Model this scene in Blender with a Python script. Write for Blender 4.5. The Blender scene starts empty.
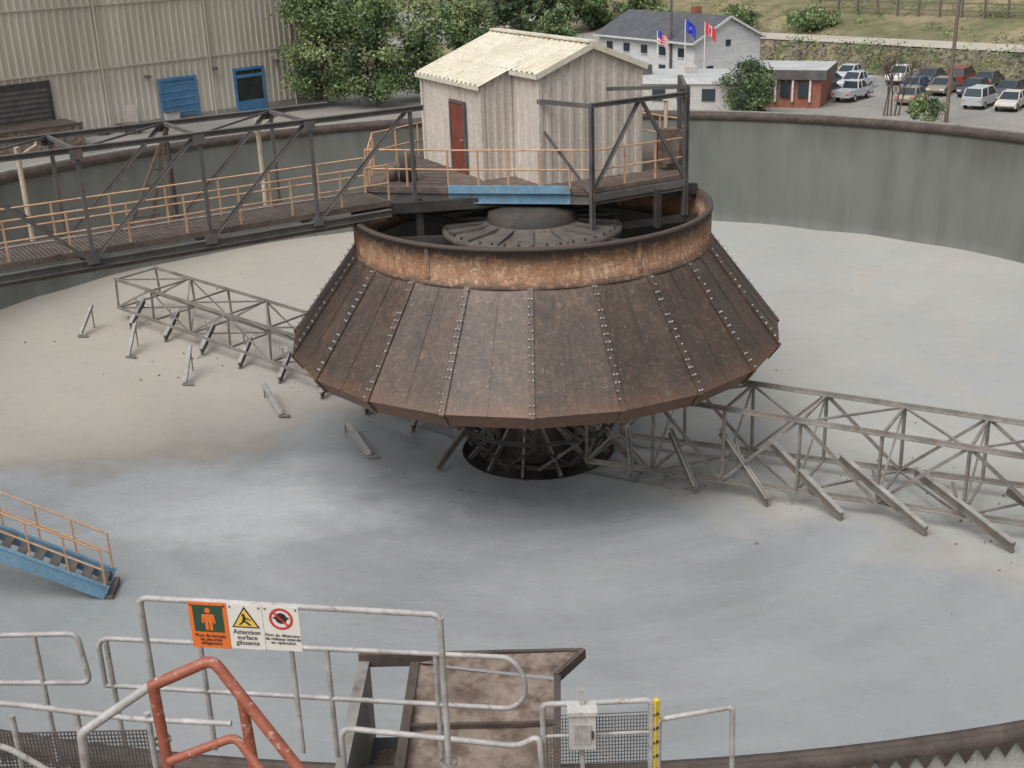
import bpy, math, random
import numpy as np
from mathutils import Vector, Matrix
random.seed(7); rng=np.random.default_rng(7)
scene=bpy.context.scene
pi=math.pi
def lin(r,g,b):
    return tuple(((c/255)/12.92 if c/255<=0.04045 else ((c/255+0.055)/1.055)**2.4) for c in (r,g,b))+(1,)
# ---------------------------------------------------------------- materials
class NT:
    def __init__(s,name):
        s.m=bpy.data.materials.new(name); s.m.use_nodes=True
        s.t=s.m.node_tree; s.b=s.t.nodes['Principled BSDF']; s.geo=None
    def n(s,t,**k):
        x=s.t.nodes.new(t)
        for a,b in k.items(): setattr(x,a,b)
        return x
    def l(s,a,b): s.t.links.new(a,b)
    def pos(s):
        if not s.geo: s.geo=s.n('ShaderNodeTexCoord')
        return s.geo.outputs['Object']
    def mapping(s,scale,vec=None):
        m=s.n('ShaderNodeMapping'); m.inputs['Scale'].default_value=scale
        s.l(vec or s.pos(),m.inputs['Vector']); return m.outputs['Vector']
    def noise(s,scale,detail=5,rough=.6,vec=None,stretch=None):
        x=s.n('ShaderNodeTexNoise'); x.inputs['Scale'].default_value=scale
        x.inputs['Detail'].default_value=min(detail,4); x.inputs['Roughness'].default_value=rough
        v=vec or s.pos()
        if stretch: v=s.mapping(stretch,v)
        s.l(v,x.inputs['Vector']); return x.outputs['Fac']
    def ramp(s,fac,lo,hi,c0=(0,0,0,1),c1=(1,1,1,1)):
        x=s.n('ShaderNodeValToRGB'); e=x.color_ramp.elements
        e[0].position=lo;e[0].color=c0;e[1].position=hi;e[1].color=c1
        s.l(fac,x.inputs['Fac']); return x.outputs['Color']
    def mix(s,fac,a,b,bt='MIX'):
        x=s.n('ShaderNodeMix',data_type='RGBA',blend_type=bt)
        for sock,val in ((x.inputs[0],fac),(x.inputs[6],a),(x.inputs[7],b)):
            if isinstance(val,bpy.types.NodeSocket): s.l(val,sock)
            else: sock.default_value=val
        return x.outputs[2]
    def math(s,op,a,b=0.0,c=None,clamp=False):
        x=s.n('ShaderNodeMath',operation=op,use_clamp=clamp)
        for i,v in enumerate((a,b,c)):
            if v is None: continue
            if isinstance(v,bpy.types.NodeSocket): s.l(v,x.inputs[i])
            else: x.inputs[i].default_value=v
        return x.outputs[0]
    def sep(s,v=None):
        x=s.n('ShaderNodeSeparateXYZ'); s.l(v or s.pos(),x.inputs[0]); return x.outputs
    def bump(s,h,strength=.3,dist=.05):
        x=s.n('ShaderNodeBump'); x.inputs['Strength'].default_value=strength; x.inputs['Distance'].default_value=dist
        s.l(h,x.inputs['Height']); s.l(x.outputs[0],s.b.inputs['Normal'])
    def done(s,col,rough=.8,metal=0):
        if isinstance(col,bpy.types.NodeSocket): s.l(col,s.b.inputs['Base Color'])
        else: s.b.inputs['Base Color'].default_value=col
        if isinstance(rough,bpy.types.NodeSocket): s.l(rough,s.b.inputs['Roughness'])
        else: s.b.inputs['Roughness'].default_value=rough
        s.b.inputs['Metallic'].default_value=metal
        return s.m
def weath(name,c1,c2,c3=None,scale=1.5,rough=.75,stretch=(1,1,1),lo=.35,hi=.7,c3lo=.58,c3hi=.7,bump=0,fine=12,metal=0):
    t=NT(name)
    a=t.noise(scale,3,.65,stretch=stretch)
    col=t.mix(t.ramp(a,lo,hi),lin(*c1),lin(*c2))
    if c3:
        b=t.noise(scale*2.3,3,.7,stretch=(stretch[0]*1.1,stretch[1]*.9,stretch[2]*1.2))
        col=t.mix(t.ramp(b,c3lo,c3hi),col,lin(*c3))
    f=t.noise(scale*fine,1,.6)
    col=t.mix(.35,col,t.ramp(f,.3,.7,(.45,.45,.45,1),(1,1,1,1)),'MULTIPLY')
    if bump: t.bump(f,bump,.03)
    return t.done(col,rough,metal)
M_steel=weath('weathered_steel',(84,82,81),(112,108,105),(118,98,84),scale=1.2,rough=.65)
M_steel_dk=weath('dark_steel',(54,52,50),(76,71,67),(88,70,60),scale=1.5)
M_rake=weath('rake_steel',(118,113,107),(154,149,142),(132,108,92),scale=1.3,rough=.6)
M_rake_l=weath('rake_blade_steel',(148,146,142),(180,178,174),(144,124,108),scale=1.6,rough=.55)
M_rake_d=weath('rake_blade_scaled',(104,98,92),(136,130,122),(122,98,80),scale=1.6,rough=.6)
M_cage=weath('cage_steel',(62,59,56),(90,85,80),(114,108,102),scale=1.8,rough=.7)
M_orange=weath('faded_orange_paint',(204,160,124),(216,182,150),(176,120,88),scale=2)
M_cream=weath('cream_paint',(214,196,170),(226,210,188),(190,150,120),scale=2)
M_rail=weath('galvanised_rail',(156,153,150),(194,190,188),(134,116,104),scale=5,rough=.5,c3lo=.58,c3hi=.72)
M_rail_or=weath('rust_orange_rail',(150,84,64),(172,102,80),(200,174,158),scale=7,rough=.5,c3lo=.58,c3hi=.72)
M_blue=weath('blue_paint',(104,144,170),(130,168,192),(140,120,100),scale=1.5)
M_bluedoor=weath('blue_door_paint',(66,116,158),(88,136,176),None,scale=.6)
M_deck=weath('deck_grating',(96,84,76),(126,110,99),(70,62,56),scale=3)
M_hutroof=weath('hut_roof_sheet',(212,204,184),(228,222,206),(196,180,148),scale=.9,rough=.55)
M_hutwall=weath('hut_wall_sheet',(202,192,181),(218,208,198),(172,152,136),scale=.8,stretch=(1,1,.3),rough=.6,c3lo=.6,c3hi=.8)
M_door=weath('brown_door',(120,60,46),(140,74,58),(90,48,38),scale=2)
M_dark=weath('dark_opening',(34,36,38),(52,54,56),None,scale=1)
M_concrete=weath('concrete',(138,136,130),(162,158,150),(112,106,98),scale=.5)
M_white=weath('white_siding',(204,206,208),(224,224,224),None,scale=.4,stretch=(1,1,6))
M_roofdk=weath('dark_shingles',(78,80,86),(98,100,104),None,scale=1)
M_glass=NT('window_glass').done(lin(50,60,68),.15)
M_brick=weath('red_brick',(146,92,76),(166,110,92),(124,88,74),scale=2)
M_greyroof=weath('membrane_roof',(170,172,172),(196,198,198),None,scale=.5)
M_pole_w=weath('wood_pole',(104,94,84),(128,116,104),None,scale=3,stretch=(3,3,.4))
M_weir=weath('weir_rust',(72,62,57),(98,86,78),(58,51,48),scale=2.2)
M_asphalt=weath('asphalt',(136,133,128),(160,156,149),(120,118,114),scale=.08,fine=60)
M_road=weath('gravel_path',(180,172,158),(198,190,176),(166,156,140),scale=.3)
M_rock=weath('rock_bank',(122,113,100),(150,140,124),(92,86,72),scale=1.2,fine=5,lo=.4,hi=.6)
M_tire=NT('tyre').done(lin(42,42,43),.9)
M_yellow=weath('yellow_paint',(216,184,60),(228,200,84),None,scale=3)
M_sgnw=NT('sign_white').done(lin(222,218,210),.4)
M_sgno=NT('sign_orange').done(lin(226,116,54),.4)
M_sgny=NT('sign_yellow').done(lin(232,190,84),.4)
M_sgnr=NT('sign_red').done(lin(196,62,62),.4)
M_sgnk=NT('sign_black').done(lin(48,48,46),.5)
M_sgng=NT('sign_green').done(lin(50,78,60),.5)
M_fred=NT('flag_red').done(lin(214,60,70),.8)
M_fblue=NT('flag_blue').done(lin(56,76,190),.8)
M_fwhite=NT('flag_white').done(lin(228,228,230),.8)
M_greybox=weath('grey_enclosure',(184,182,178),(202,200,196),(166,158,150),scale=4)

t=NT('tank_wall_coating')
x,y,z=t.sep()
a=t.noise(.22,4,.65,stretch=(1,1,.5)); b=t.noise(1.2,4,.7,stretch=(1,1,.10)); b2=t.noise(.5,3,.7,stretch=(1,1,.05))
col=t.mix(t.ramp(a,.3,.7),lin(99,102,97),lin(119,121,116))
col=t.mix(t.math('MULTIPLY',t.ramp(b,.48,.7),.4),col,lin(88,87,81))
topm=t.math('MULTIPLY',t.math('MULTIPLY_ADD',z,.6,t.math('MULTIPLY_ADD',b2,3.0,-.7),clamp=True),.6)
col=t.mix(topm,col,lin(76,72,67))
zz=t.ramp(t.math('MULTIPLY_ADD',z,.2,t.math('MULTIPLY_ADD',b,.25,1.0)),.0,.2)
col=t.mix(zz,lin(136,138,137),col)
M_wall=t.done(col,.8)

t=NT('sediment_floor')
x,y,z=t.sep()
big=t.noise(.13,3,.6); med=t.noise(.5,4,.6); fine=t.noise(7,3,.65)
off=t.math('MULTIPLY_ADD',big,7.0,t.math('MULTIPLY_ADD',med,4.5,-5.6))
L=t.math('ADD',t.math('ADD',t.math('MULTIPLY',x,.45),t.math('MULTIPLY',y,-.89)),t.math('ADD',off,4.2))
Rr=t.math('ADD',t.math('ADD',t.math('MULTIPLY',x,-.69),t.math('MULTIPLY',y,-.72)),t.math('ADD',off,1.0))
mk=t.math('MINIMUM',L,Rr)
wet=t.math('MULTIPLY',mk,.6,clamp=True)
rad=t.math('SQRT',t.math('ADD',t.math('MULTIPLY',x,x),t.math('MULTIPLY',y,y)))
ang=t.math('ARCTAN2',y,x)
cv=t.n('ShaderNodeCombineXYZ'); t.l(rad,cv.inputs[0]); t.l(t.math('MULTIPLY',ang,4.0),cv.inputs[1])
arc=t.noise(.6,4,.6,vec=cv.outputs[0],stretch=(1.3,.7,1))
cv2=t.n('ShaderNodeCombineXYZ'); t.l(t.math('MULTIPLY',rad,.25),cv2.inputs[0]); t.l(t.math('MULTIPLY',ang,7.0),cv2.inputs[1])
ray_=t.noise(.8,4,.65,vec=cv2.outputs[0])
leftm=t.math('MULTIPLY_ADD',x,-.07,.1,clamp=True)
dry=t.mix(t.ramp(big,.38,.62),lin(172,171,166),lin(163,165,163))
dry=t.mix(t.math('MULTIPLY',leftm,.8),dry,lin(175,167,155))
dry=t.mix(t.math('MULTIPLY',t.ramp(med,.5,.7),.4),dry,lin(176,166,152))
dry=t.mix(t.math('MULTIPLY',t.ramp(ray_,.48,.68),.3),dry,lin(154,155,152))
blu=t.mix(t.ramp(big,.4,.62),lin(146,150,152),lin(156,159,160))
blu=t.mix(t.math('MULTIPLY',t.ramp(arc,.4,.7),.45),blu,lin(168,171,172))
blu=t.mix(t.math('MULTIPLY',t.ramp(ray_,.5,.72),.25),blu,lin(138,142,145))
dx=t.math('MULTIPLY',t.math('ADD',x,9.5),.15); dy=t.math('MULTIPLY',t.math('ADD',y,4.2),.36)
painted_glare=t.math('SUBTRACT',1.25,t.math('SQRT',t.math('ADD',t.math('MULTIPLY',dx,dx),t.math('MULTIPLY',dy,dy))))  # pale oval left of centre: wet sky glare painted into the floor colour
painted_glare=t.math('MULTIPLY',t.math('ADD',painted_glare,t.math('MULTIPLY_ADD',med,2.0,-1.0)),1.3,clamp=True)
blu=t.mix(t.math('MULTIPLY',painted_glare,.75),blu,lin(190,194,197))
col=t.mix(wet,dry,blu)
edge=t.math('MULTIPLY',t.math('SUBTRACT',1.0,t.math('ABSOLUTE',t.math('MULTIPLY_ADD',mk,1.2,-.3)),clamp=True),.3)
col=t.mix(edge,col,lin(152,140,126))
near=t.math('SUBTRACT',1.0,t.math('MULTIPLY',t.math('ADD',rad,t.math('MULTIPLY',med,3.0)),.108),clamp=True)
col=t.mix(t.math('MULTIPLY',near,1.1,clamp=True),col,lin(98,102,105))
sp=t.noise(2.2,4,.7)
col=t.mix(t.math('MULTIPLY',t.ramp(sp,.5,.75),.16),col,lin(122,118,110))
col=t.mix(.14,col,t.ramp(fine,.3,.7,(.6,.6,.6,1),(1,1,1,1)),'MULTIPLY')
h=t.math('ADD',t.math('MULTIPLY',arc,.6),t.math('ADD',med,t.math('MULTIPLY',fine,.1)))
t.bump(h,.35,.12)
ro=t.math('SUBTRACT',t.math('MULTIPLY_ADD',med,.5,.36),t.math('MULTIPLY',wet,.34))
ro=t.math('MAXIMUM',ro,.2)
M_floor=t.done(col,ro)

def skirtmat():
    t=NT('rusted_skirt_plate'); x,y,z=t.sep()
    ang=t.math('ARCTAN2',y,x)
    cv=t.n('ShaderNodeCombineXYZ'); t.l(t.math('MULTIPLY',ang,6.5),cv.inputs[0]); t.l(t.math('MULTIPLY',z,.5),cv.inputs[1])
    s=t.noise(1.6,4,.7,vec=cv.outputs[0]); s2=t.noise(6,3,.7,vec=cv.outputs[0]); n2=t.noise(.8,4,.7); f=t.noise(8,3,.75); bl=t.noise(2.4,4,.8)
    pl=t.math('FLOOR',t.math('MULTIPLY',t.math('ADD',ang,math.radians(91)),20/(2*pi)))
    wn=t.n('ShaderNodeTexWhiteNoise',noise_dimensions='1D'); t.l(pl,wn.inputs['W'])
    col=t.mix(t.ramp(s,.3,.72),lin(72,62,56),lin(106,91,80))
    col=t.mix(t.math('MULTIPLY',wn.outputs[0],.18),col,lin(78,66,58))
    col=t.mix(t.math('MULTIPLY',t.ramp(s2,.5,.68),.4),col,lin(122,98,80))
    col=t.mix(t.math('MULTIPLY',t.ramp(n2,.48,.72),.55),col,lin(116,88,70))
    col=t.mix(t.math('MULTIPLY',t.ramp(bl,.54,.66),.4),col,lin(128,112,99))
    col=t.mix(t.math('MULTIPLY',t.ramp(bl,.46,.36),.4),col,lin(60,52,48))
    col=t.mix(t.math('MULTIPLY',t.ramp(f,.6,.7),.45),col,lin(142,126,112))
    e=t.math('MULTIPLY_ADD',z,-1.6,t.math('MULTIPLY_ADD',bl,1.8,-4.85),clamp=True)
    col=t.mix(t.math('MULTIPLY',e,.75),col,lin(128,92,68))
    e2=t.math('MULTIPLY_ADD',z,2.0,t.math('MULTIPLY_ADD',s2,3.0,-.4),clamp=True)
    col=t.mix(t.math('MULTIPLY',e2,.5),col,lin(126,108,96))
    col=t.mix(.45,col,t.ramp(f,.3,.7,(.4,.4,.4,1),(1,1,1,1)),'MULTIPLY')
    t.bump(f,.3,.03); return t.done(col,.5,.15)
M_skirt=skirtmat()
def bandmat():
    t=NT('rusted_band_plate'); x,y,z=t.sep()
    n=t.noise(.8,4,.8); n2=t.noise(4.5,4,.8); s=t.noise(2.0,4,.8,stretch=(1.8,1.8,.22)); f=t.noise(12,3,.75)
    col=t.mix(t.ramp(n,.4,.6),lin(184,156,128),lin(156,116,86))
    col=t.mix(t.math('MULTIPLY',t.ramp(s,.5,.62),.8),col,lin(112,80,62))
    col=t.mix(t.math('MULTIPLY',t.ramp(n2,.53,.6),.75),col,lin(198,178,154))
    col=t.mix(t.math('MULTIPLY',t.ramp(n2,.46,.38),.6),col,lin(122,82,58))
    col=t.mix(t.math('MULTIPLY',t.ramp(f,.56,.64),.6),col,lin(104,70,52))
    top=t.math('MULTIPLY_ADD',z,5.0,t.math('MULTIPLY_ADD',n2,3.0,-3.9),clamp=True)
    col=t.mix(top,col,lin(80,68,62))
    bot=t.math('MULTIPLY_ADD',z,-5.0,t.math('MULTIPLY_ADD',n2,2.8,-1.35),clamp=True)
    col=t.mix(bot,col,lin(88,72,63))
    t.bump(n2,.6,.04); return t.done(col,.85)
M_band=bandmat()
M_boxrust=weath('rusty_tan_sheet',(122,107,96),(156,140,127),(94,77,66),scale=1.2,c3lo=.46,c3hi=.64)
M_hub=weath('dusty_drive_head',(84,77,71),(110,101,93),(62,56,51),scale=2)
def corrmat():
    t=NT('mill_cladding'); x,y,z=t.sep()
    n=t.noise(.25,4,.7,stretch=(1,1,.15)); n2=t.noise(1.2,4,.7,stretch=(1,1,.08))
    col=t.mix(t.ramp(n,.3,.7),lin(168,159,145),lin(188,181,168))
    col=t.mix(t.math('MULTIPLY',t.ramp(n2,.5,.75),.55),col,lin(146,134,118))
    lowz=t.math('MULTIPLY_ADD',z,-.6,-1.8,clamp=True)
    col=t.mix(t.math('MULTIPLY',lowz,.5),col,lin(202,197,188))
    return t.done(col,.7)
M_mill=corrmat()
def grass():
    t=NT('dry_grass'); n=t.noise(.06,4,.7); n2=t.noise(.5,4,.75)
    col=t.mix(t.ramp(n,.42,.58),lin(146,132,104),lin(100,102,72))
    col=t.mix(t.ramp(n2,.45,.66),col,lin(94,94,66))
    return t.done(col,.95)
M_grass=grass()
def leafm(name,a,b):
    t=NT(name); n=t.noise(.6,1,.6)
    col=t.mix(t.ramp(n,.35,.65),lin(*a),lin(*b)); return t.done(col,.6)
M_leaf=leafm('leaves_green',(82,102,62),(114,136,86)); M_leafd=leafm('leaves_dark',(60,76,54),(82,98,68)); M_leafy=leafm('leaves_light',(114,130,84),(146,158,108))
M_bark=weath('bark',(92,80,70),(114,102,90),None,scale=4)

# ---------------------------------------------------------------- mesh builder
class M:
    def __init__(s): s.v=[];s.f=[];s.m=[];s.mats=[];s.sm=[]
    def mi(s,mat):
        if mat not in s.mats: s.mats.append(mat)
        return s.mats.index(mat)
    def add(s,vs,fs,mat,smooth=False):
        o=len(s.v); k=s.mi(mat); s.v+= [tuple(v) for v in vs]
        for f in fs: s.f.append([i+o for i in f]); s.m.append(k); s.sm.append(smooth)
    def frame(s,c,X,Y,Z,sx,sy,sz,mat):
        c=Vector(c);vs=[]
        for a in(-.5,.5):
            for b in(-.5,.5):
                for d in(-.5,.5): vs.append(c+X*sx*a+Y*sy*b+Z*sz*d)
        s.add(vs,[(0,1,3,2),(4,6,7,5),(0,4,5,1),(2,3,7,6),(0,2,6,4),(1,5,7,3)],mat)
    def box(s,c,size,mat,rz=0):
        X=Vector((math.cos(rz),math.sin(rz),0));Y=Vector((-X.y,X.x,0))
        s.frame(c,X,Y,Vector((0,0,1)),*size,mat)
    def beam(s,a,b,w,h,mat):
        a=Vector(a);b=Vector(b);d=b-a;L=d.length
        if L<1e-5:return
        X=d/L; up=Vector((0,0,1)) if abs(X.z)<.97 else Vector((.84,.55,0)).normalized()
        Y=up.cross(X).normalized();Z=X.cross(Y)
        s.frame((a+b)/2,X,Y,Z,L,w,h,mat)
    def angle(s,a,b,w,mat,th=.02):
        a=Vector(a);b=Vector(b);X=(b-a).normalized()
        up=Vector((0,0,1)) if abs(X.z)<.97 else Vector((.84,.55,0)).normalized()
        Y=up.cross(X).normalized();Z=X.cross(Y)
        s.beam(a,b,w,th,mat); s.beam(a+Y*(w/2-th/2)+Z*(w/2),b+Y*(w/2-th/2)+Z*(w/2),th,w-th*.9,mat)
    def ibeam(s,a,b,w,h,mat,th=.025):
        a=Vector(a);b=Vector(b);X=(b-a).normalized()
        up=Vector((0,0,1)) if abs(X.z)<.97 else Vector((.84,.55,0)).normalized()
        Y=up.cross(X).normalized();Z=X.cross(Y)
        s.beam(a,b,th,h-2*th,mat)
        for sg in(-1,1): s.beam(a+Z*sg*(h/2-th/2),b+Z*sg*(h/2-th/2),w,th,mat)
    def sweep(s,pts,r,mat,n=8,caps=True):
        pts=[Vector(p) for p in pts]
        vs=[];fs=[];N=len(pts)
        T=[(pts[min(i+1,N-1)]-pts[max(i-1,0)]).normalized() for i in range(N)]
        ref=Vector((0,0,1)) if abs(T[0].z)<.9 else Vector((1,0,0))
        Y=ref.cross(T[0]).normalized()
        for i in range(N):
            Y=(Y-T[i]*Y.dot(T[i])).normalized(); Z=T[i].cross(Y)
            for k in range(n):
                a=2*pi*k/n; vs.append(pts[i]+Y*math.cos(a)*r+Z*math.sin(a)*r)
        for i in range(N-1):
            for k in range(n):
                fs.append((i*n+k,i*n+(k+1)%n,(i+1)*n+(k+1)%n,(i+1)*n+k))
        s.add(vs,fs,mat,True)
        if caps: s.add([vs[k] for k in range(n)],[tuple(reversed(range(n)))],mat); s.add([vs[(N-1)*n+k] for k in range(n)],[tuple(range(n))],mat)
    def tube(s,a,b,r,mat,n=8): s.sweep([a,b],r,mat,n)
    def pipe(s,pts,r,mat,bend=.12,n=10):
        pts=[Vector(p) for p in pts];out=[pts[0]]
        for i in range(1,len(pts)-1):
            p=pts[i];a=(pts[i-1]-p);b=(pts[i+1]-p);k=min(bend,a.length*.45,b.length*.45)
            A=p+a.normalized()*k;B=p+b.normalized()*k
            for q in range(6):
                u=q/5; out.append(A*(1-u)**2+p*2*u*(1-u)+B*u*u)
        out.append(pts[-1]); s.sweep(out,r,mat,n)
    def cone(s,a,b,r0,r1,mat,n=8):
        a=Vector(a);b=Vector(b);X=(b-a).normalized();ref=Vector((0,0,1)) if abs(X.z)<.9 else Vector((1,0,0))
        Y=ref.cross(X).normalized();Z=X.cross(Y);vs=[]
        for c,r in((a,r0),(b,r1)):
            for k in range(n): t=2*pi*k/n; vs.append(c+Y*math.cos(t)*r+Z*math.sin(t)*r)
        s.add(vs,[(k,(k+1)%n,n+(k+1)%n,n+k) for k in range(n)],mat,True)
    def lathe(s,prof,n,mat,a0=0,smooth=True,c=(0,0)):
        vs=[];fs=[]
        for r,z in prof:
            for k in range(n): t=a0+2*pi*k/n; vs.append((c[0]+r*math.cos(t),c[1]+r*math.sin(t),z))
        for i in range(len(prof)-1):
            for k in range(n): fs.append((i*n+k,i*n+(k+1)%n,(i+1)*n+(k+1)%n,(i+1)*n+k))
        s.add(vs,fs,mat,smooth)
    def prism(s,pts,z0,z1,mat,top=None):
        n=len(pts); vs=[(p[0],p[1],z0) for p in pts]+[(p[0],p[1],z1) for p in pts]
        s.add(vs,[(k,(k+1)%n,n+(k+1)%n,n+k) for k in range(n)]+[tuple(reversed(range(n)))],mat)
        s.add([vs[n+k] for k in range(n)],[tuple(range(n))],top or mat)
    def corr(s,p0,p1,z0,ztop,pitch,depth,mat,rib=.35):
        p0=Vector((p0[0],p0[1],0));p1=Vector((p1[0],p1[1],0));d=p1-p0;L=d.length;X=d/L;N=Vector((X.y,-X.x,0))
        cols=[];n=max(1,int(L/pitch));pt=L/n
        for i in range(n):
            for u,o in((0,0),(1-rib-.1,0),(1-rib,1),(.98-.08,1)): cols.append(((i+u)*pt,o*depth))
        cols.append((L,0));vs=[];fs=[]
        for u,o in cols:
            P=p0+X*u+N*o; zt=ztop(u/L) if callable(ztop) else ztop
            vs+=[(P.x,P.y,z0),(P.x,P.y,zt)]
        for i in range(len(cols)-1): fs.append((2*i,2*i+2,2*i+3,2*i+1))
        s.add(vs,fs,mat)
    def corrslope(s,o,X,S,pitch,depth,mat,up):
        o=Vector(o);X=Vector(X);S=Vector(S);up=Vector(up);L=X.length;n=int(L/pitch);pt=L/n;Xn=X/L;cols=[]
        for i in range(n):
            for u,q in((0,0),(.6,0),(.7,1),(.9,1)): cols.append(((i+u)*pt,q*depth))
        cols.append((L,0));vs=[];fs=[]
        for u,q in cols:
            P=o+Xn*u+up*q; vs+=[P,P+S]
        for i in range(len(cols)-1): fs.append((2*i,2*i+2,2*i+3,2*i+1))
        s.add(vs,fs,mat)
    def build(s,name,parent=None):
        me=bpy.data.meshes.new(name); me.from_pydata(s.v,[],s.f)
        for m in s.mats: me.materials.append(m)
        me.polygons.foreach_set('material_index',s.m); me.polygons.foreach_set('use_smooth',s.sm); me.update()
        ob=bpy.data.objects.new(name,me); scene.collection.objects.link(ob)
        if parent: ob.parent=parent
        return ob
def empty(name):
    e=bpy.data.objects.new(name,None); scene.collection.objects.link(e); return e
V=Vector
def v3(p,z): return Vector((p[0],p[1],z))

# ---------------------------------------------------------------- terrain
SF=86.5
def sst(a,b,x):
    t=np.clip((x-a)/(b-a),0,1); return t*t*(3-2*t)
def terrain(x,y):
    x=np.asarray(x,float);y=np.asarray(y,float)
    s=.74*x+.67*y; k=sst(0,17,x)
    h=k*(2.2*sst(SF,SF+5,s)+np.clip(s-SF-13,0,400)*.25)
    h=h+(1-k)*np.clip(y-225,0,500)*.2
    h=h-2.2*(1-sst(20,23,np.hypot(x,y)))
    return -7+h
xs=np.concatenate([np.arange(-420,-60,12),np.arange(-60,110,1.5),np.arange(110,421,12)])
ys=np.concatenate([np.arange(-120,-40,10),np.arange(-40,160,1.5),np.arange(160,620,8)])
X,Y=np.meshgrid(xs,ys); Zt=terrain(X,Y)
s_=.74*X+.67*Y
Zt=Zt+rng.normal(0,.06,X.shape)*(s_>SF+14)*(X>8)+rng.normal(0,.12,X.shape)*((s_>SF+1)&(s_<SF+5)&(X>12))
idx=np.arange(X.size).reshape(X.shape)
F=np.stack([idx[:-1,:-1],idx[:-1,1:],idx[1:,1:],idx[1:,:-1]],-1).reshape(-1,4)
me=bpy.data.meshes.new('ground')
me.from_pydata(np.stack([X,Y,Zt],-1).reshape(-1,3).tolist(),[],F.tolist())
me.materials.append(M_grass)
me.polygons.foreach_set('use_smooth',[True]*len(F))
ob=bpy.data.objects.new('ground',me); scene.collection.objects.link(ob)
def sline(s,x): return (x,(s-.74*x)/.67)
ring=[(25.5*math.cos(a),25.5*math.sin(a)) for a in np.linspace(0,pi,25)]
m=M(); yard=[(-80,0)]+ring[::-1]+[(62,0),sline(SF-.6,62),sline(SF-.6,34),(17,104),(6,104),(-4,110),(-24,118),(-60,95)]
m.add([(p[0],p[1],-6.97) for p in yard],[tuple(range(len(yard)))],M_asphalt); m.build('asphalt_yard')
def strip(name,pts,w,mat,dz):
    m=M();P=[]
    for i in range(len(pts)-1):
        a=np.array(pts[i]);b=np.array(pts[i+1]);n=max(2,int(np.linalg.norm(b-a)/2))
        for k in range(n): P.append(a+(b-a)*k/n)
    P.append(np.array(pts[-1]));P=np.array(P)
    T=np.gradient(P,axis=0);T/=np.linalg.norm(T,axis=1)[:,None];N=np.stack([-T[:,1],T[:,0]],1)
    us=np.linspace(-w/2,w/2,5);vs=[]
    for p,n in zip(P,N):
        for u in us:
            q=p+n*u; vs.append((q[0],q[1],float(terrain(q[0],q[1]))+dz))
    fs=[(i*5+k,i*5+k+1,(i+1)*5+k+1,(i+1)*5+k) for i in range(len(P)-1) for k in range(4)]
    m.add(vs,fs,mat,True); return m.build(name)
strip('gravel_path',[sline(SF+9,14),sline(SF+9,40),sline(SF+9,75),sline(SF+9,110)],6.5,M_road,.14)
strip('road',[(-45,250),(-26,205),(-12,160),(2,140),(12,122)],9,M_asphalt,.08)
strip('road',[(-90,128),(-40,140),(0,150)],14,M_asphalt,.12)
strip('gravel_lot',[(-60,175),(-20,182),(10,176)],22,M_road,.05)
m=M()
for i in range(2600):
    x=random.uniform(16,95); s=random.uniform(SF-.2,SF+5); X0,Y0=sline(s,x); zz=float(terrain(X0,Y0))
    r=random.uniform(.1,.42); vs=[]
    for a in range(8):
        th=(a%4)*pi/2+random.uniform(-.4,.4)
        vs.append((X0+r*math.cos(th)*random.uniform(.7,1.1),Y0+r*math.sin(th)*random.uniform(.7,1.1),zz+(-.2 if a<4 else r*random.uniform(.3,.7))))
    m.add(vs,[(3,2,1,0),(4,5,6,7),(0,1,5,4),(1,2,6,5),(2,3,7,6),(3,0,4,7)],M_rock)
m.build('rock_embankment')

# ---------------------------------------------------------------- tank
RT=23.66
tank=empty('thickener_tank')
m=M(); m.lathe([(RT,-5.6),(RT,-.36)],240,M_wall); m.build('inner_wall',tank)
m=M(); m.lathe([(RT,-.36),(RT-.05,-.36),(RT-.05,.02),(RT+.05,.02),(RT+.05,-.12)],240,M_weir); m.lathe([(RT+.05,-.12),(RT+.05,-.6)],240,M_greybox)
nt=640
for i in range(nt):
    a=2*pi*i/nt;b=2*pi*(i+1)/nt;c=(a+b)/2;r=RT+.12
    m.add([(r*math.cos(a),r*math.sin(a),-.1),(r*math.cos(b),r*math.sin(b),-.1),(r*math.cos(c),r*math.sin(c),-.3)],[(0,2,1)],M_weir)
m.lathe([(RT+.05,0.0),(RT+.12,-.01),(RT+.12,-.12)],240,M_weir)
m.build('weir_plate',tank)
m=M(); m.lathe([(RT+.05,-.6),(24.55,-.6),(24.55,-.08),(24.8,-.08),(24.8,-7.1)],240,M_concrete,smooth=False)
for i in range(36):
    a=2*pi*i/36; m.box((24.95*math.cos(a),24.95*math.sin(a),-3.6),(.3,.4,7),M_concrete,a)
m.build('outer_wall_and_launder',tank)
def fz(r): return -7+1.91*r/23.6
def floorz(x,y): return fz(math.hypot(x,y))
m=M();nr,na=60,240
rr=np.linspace(2.35,RT+.02,nr);vs=[]
for r in rr:
    for k in range(na):
        a=2*pi*k/na; x_,y_=r*math.cos(a),r*math.sin(a)
        dz=.05*math.sin(.9*x_+1.3*math.sin(.5*y_))*math.sin(.7*y_+.6)*min(1,(r-2.35)/3)
        vs.append((x_,y_,fz(r)+dz))
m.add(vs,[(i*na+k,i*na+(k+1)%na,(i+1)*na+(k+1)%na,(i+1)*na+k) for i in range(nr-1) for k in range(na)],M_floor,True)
m.lathe([(2.35,fz(2.35)),(2.3,-7.0),(2.2,-7.9),(0.01,-8.0)],60,M_cage)
m.build('tank_floor',tank)
m=M()
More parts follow.
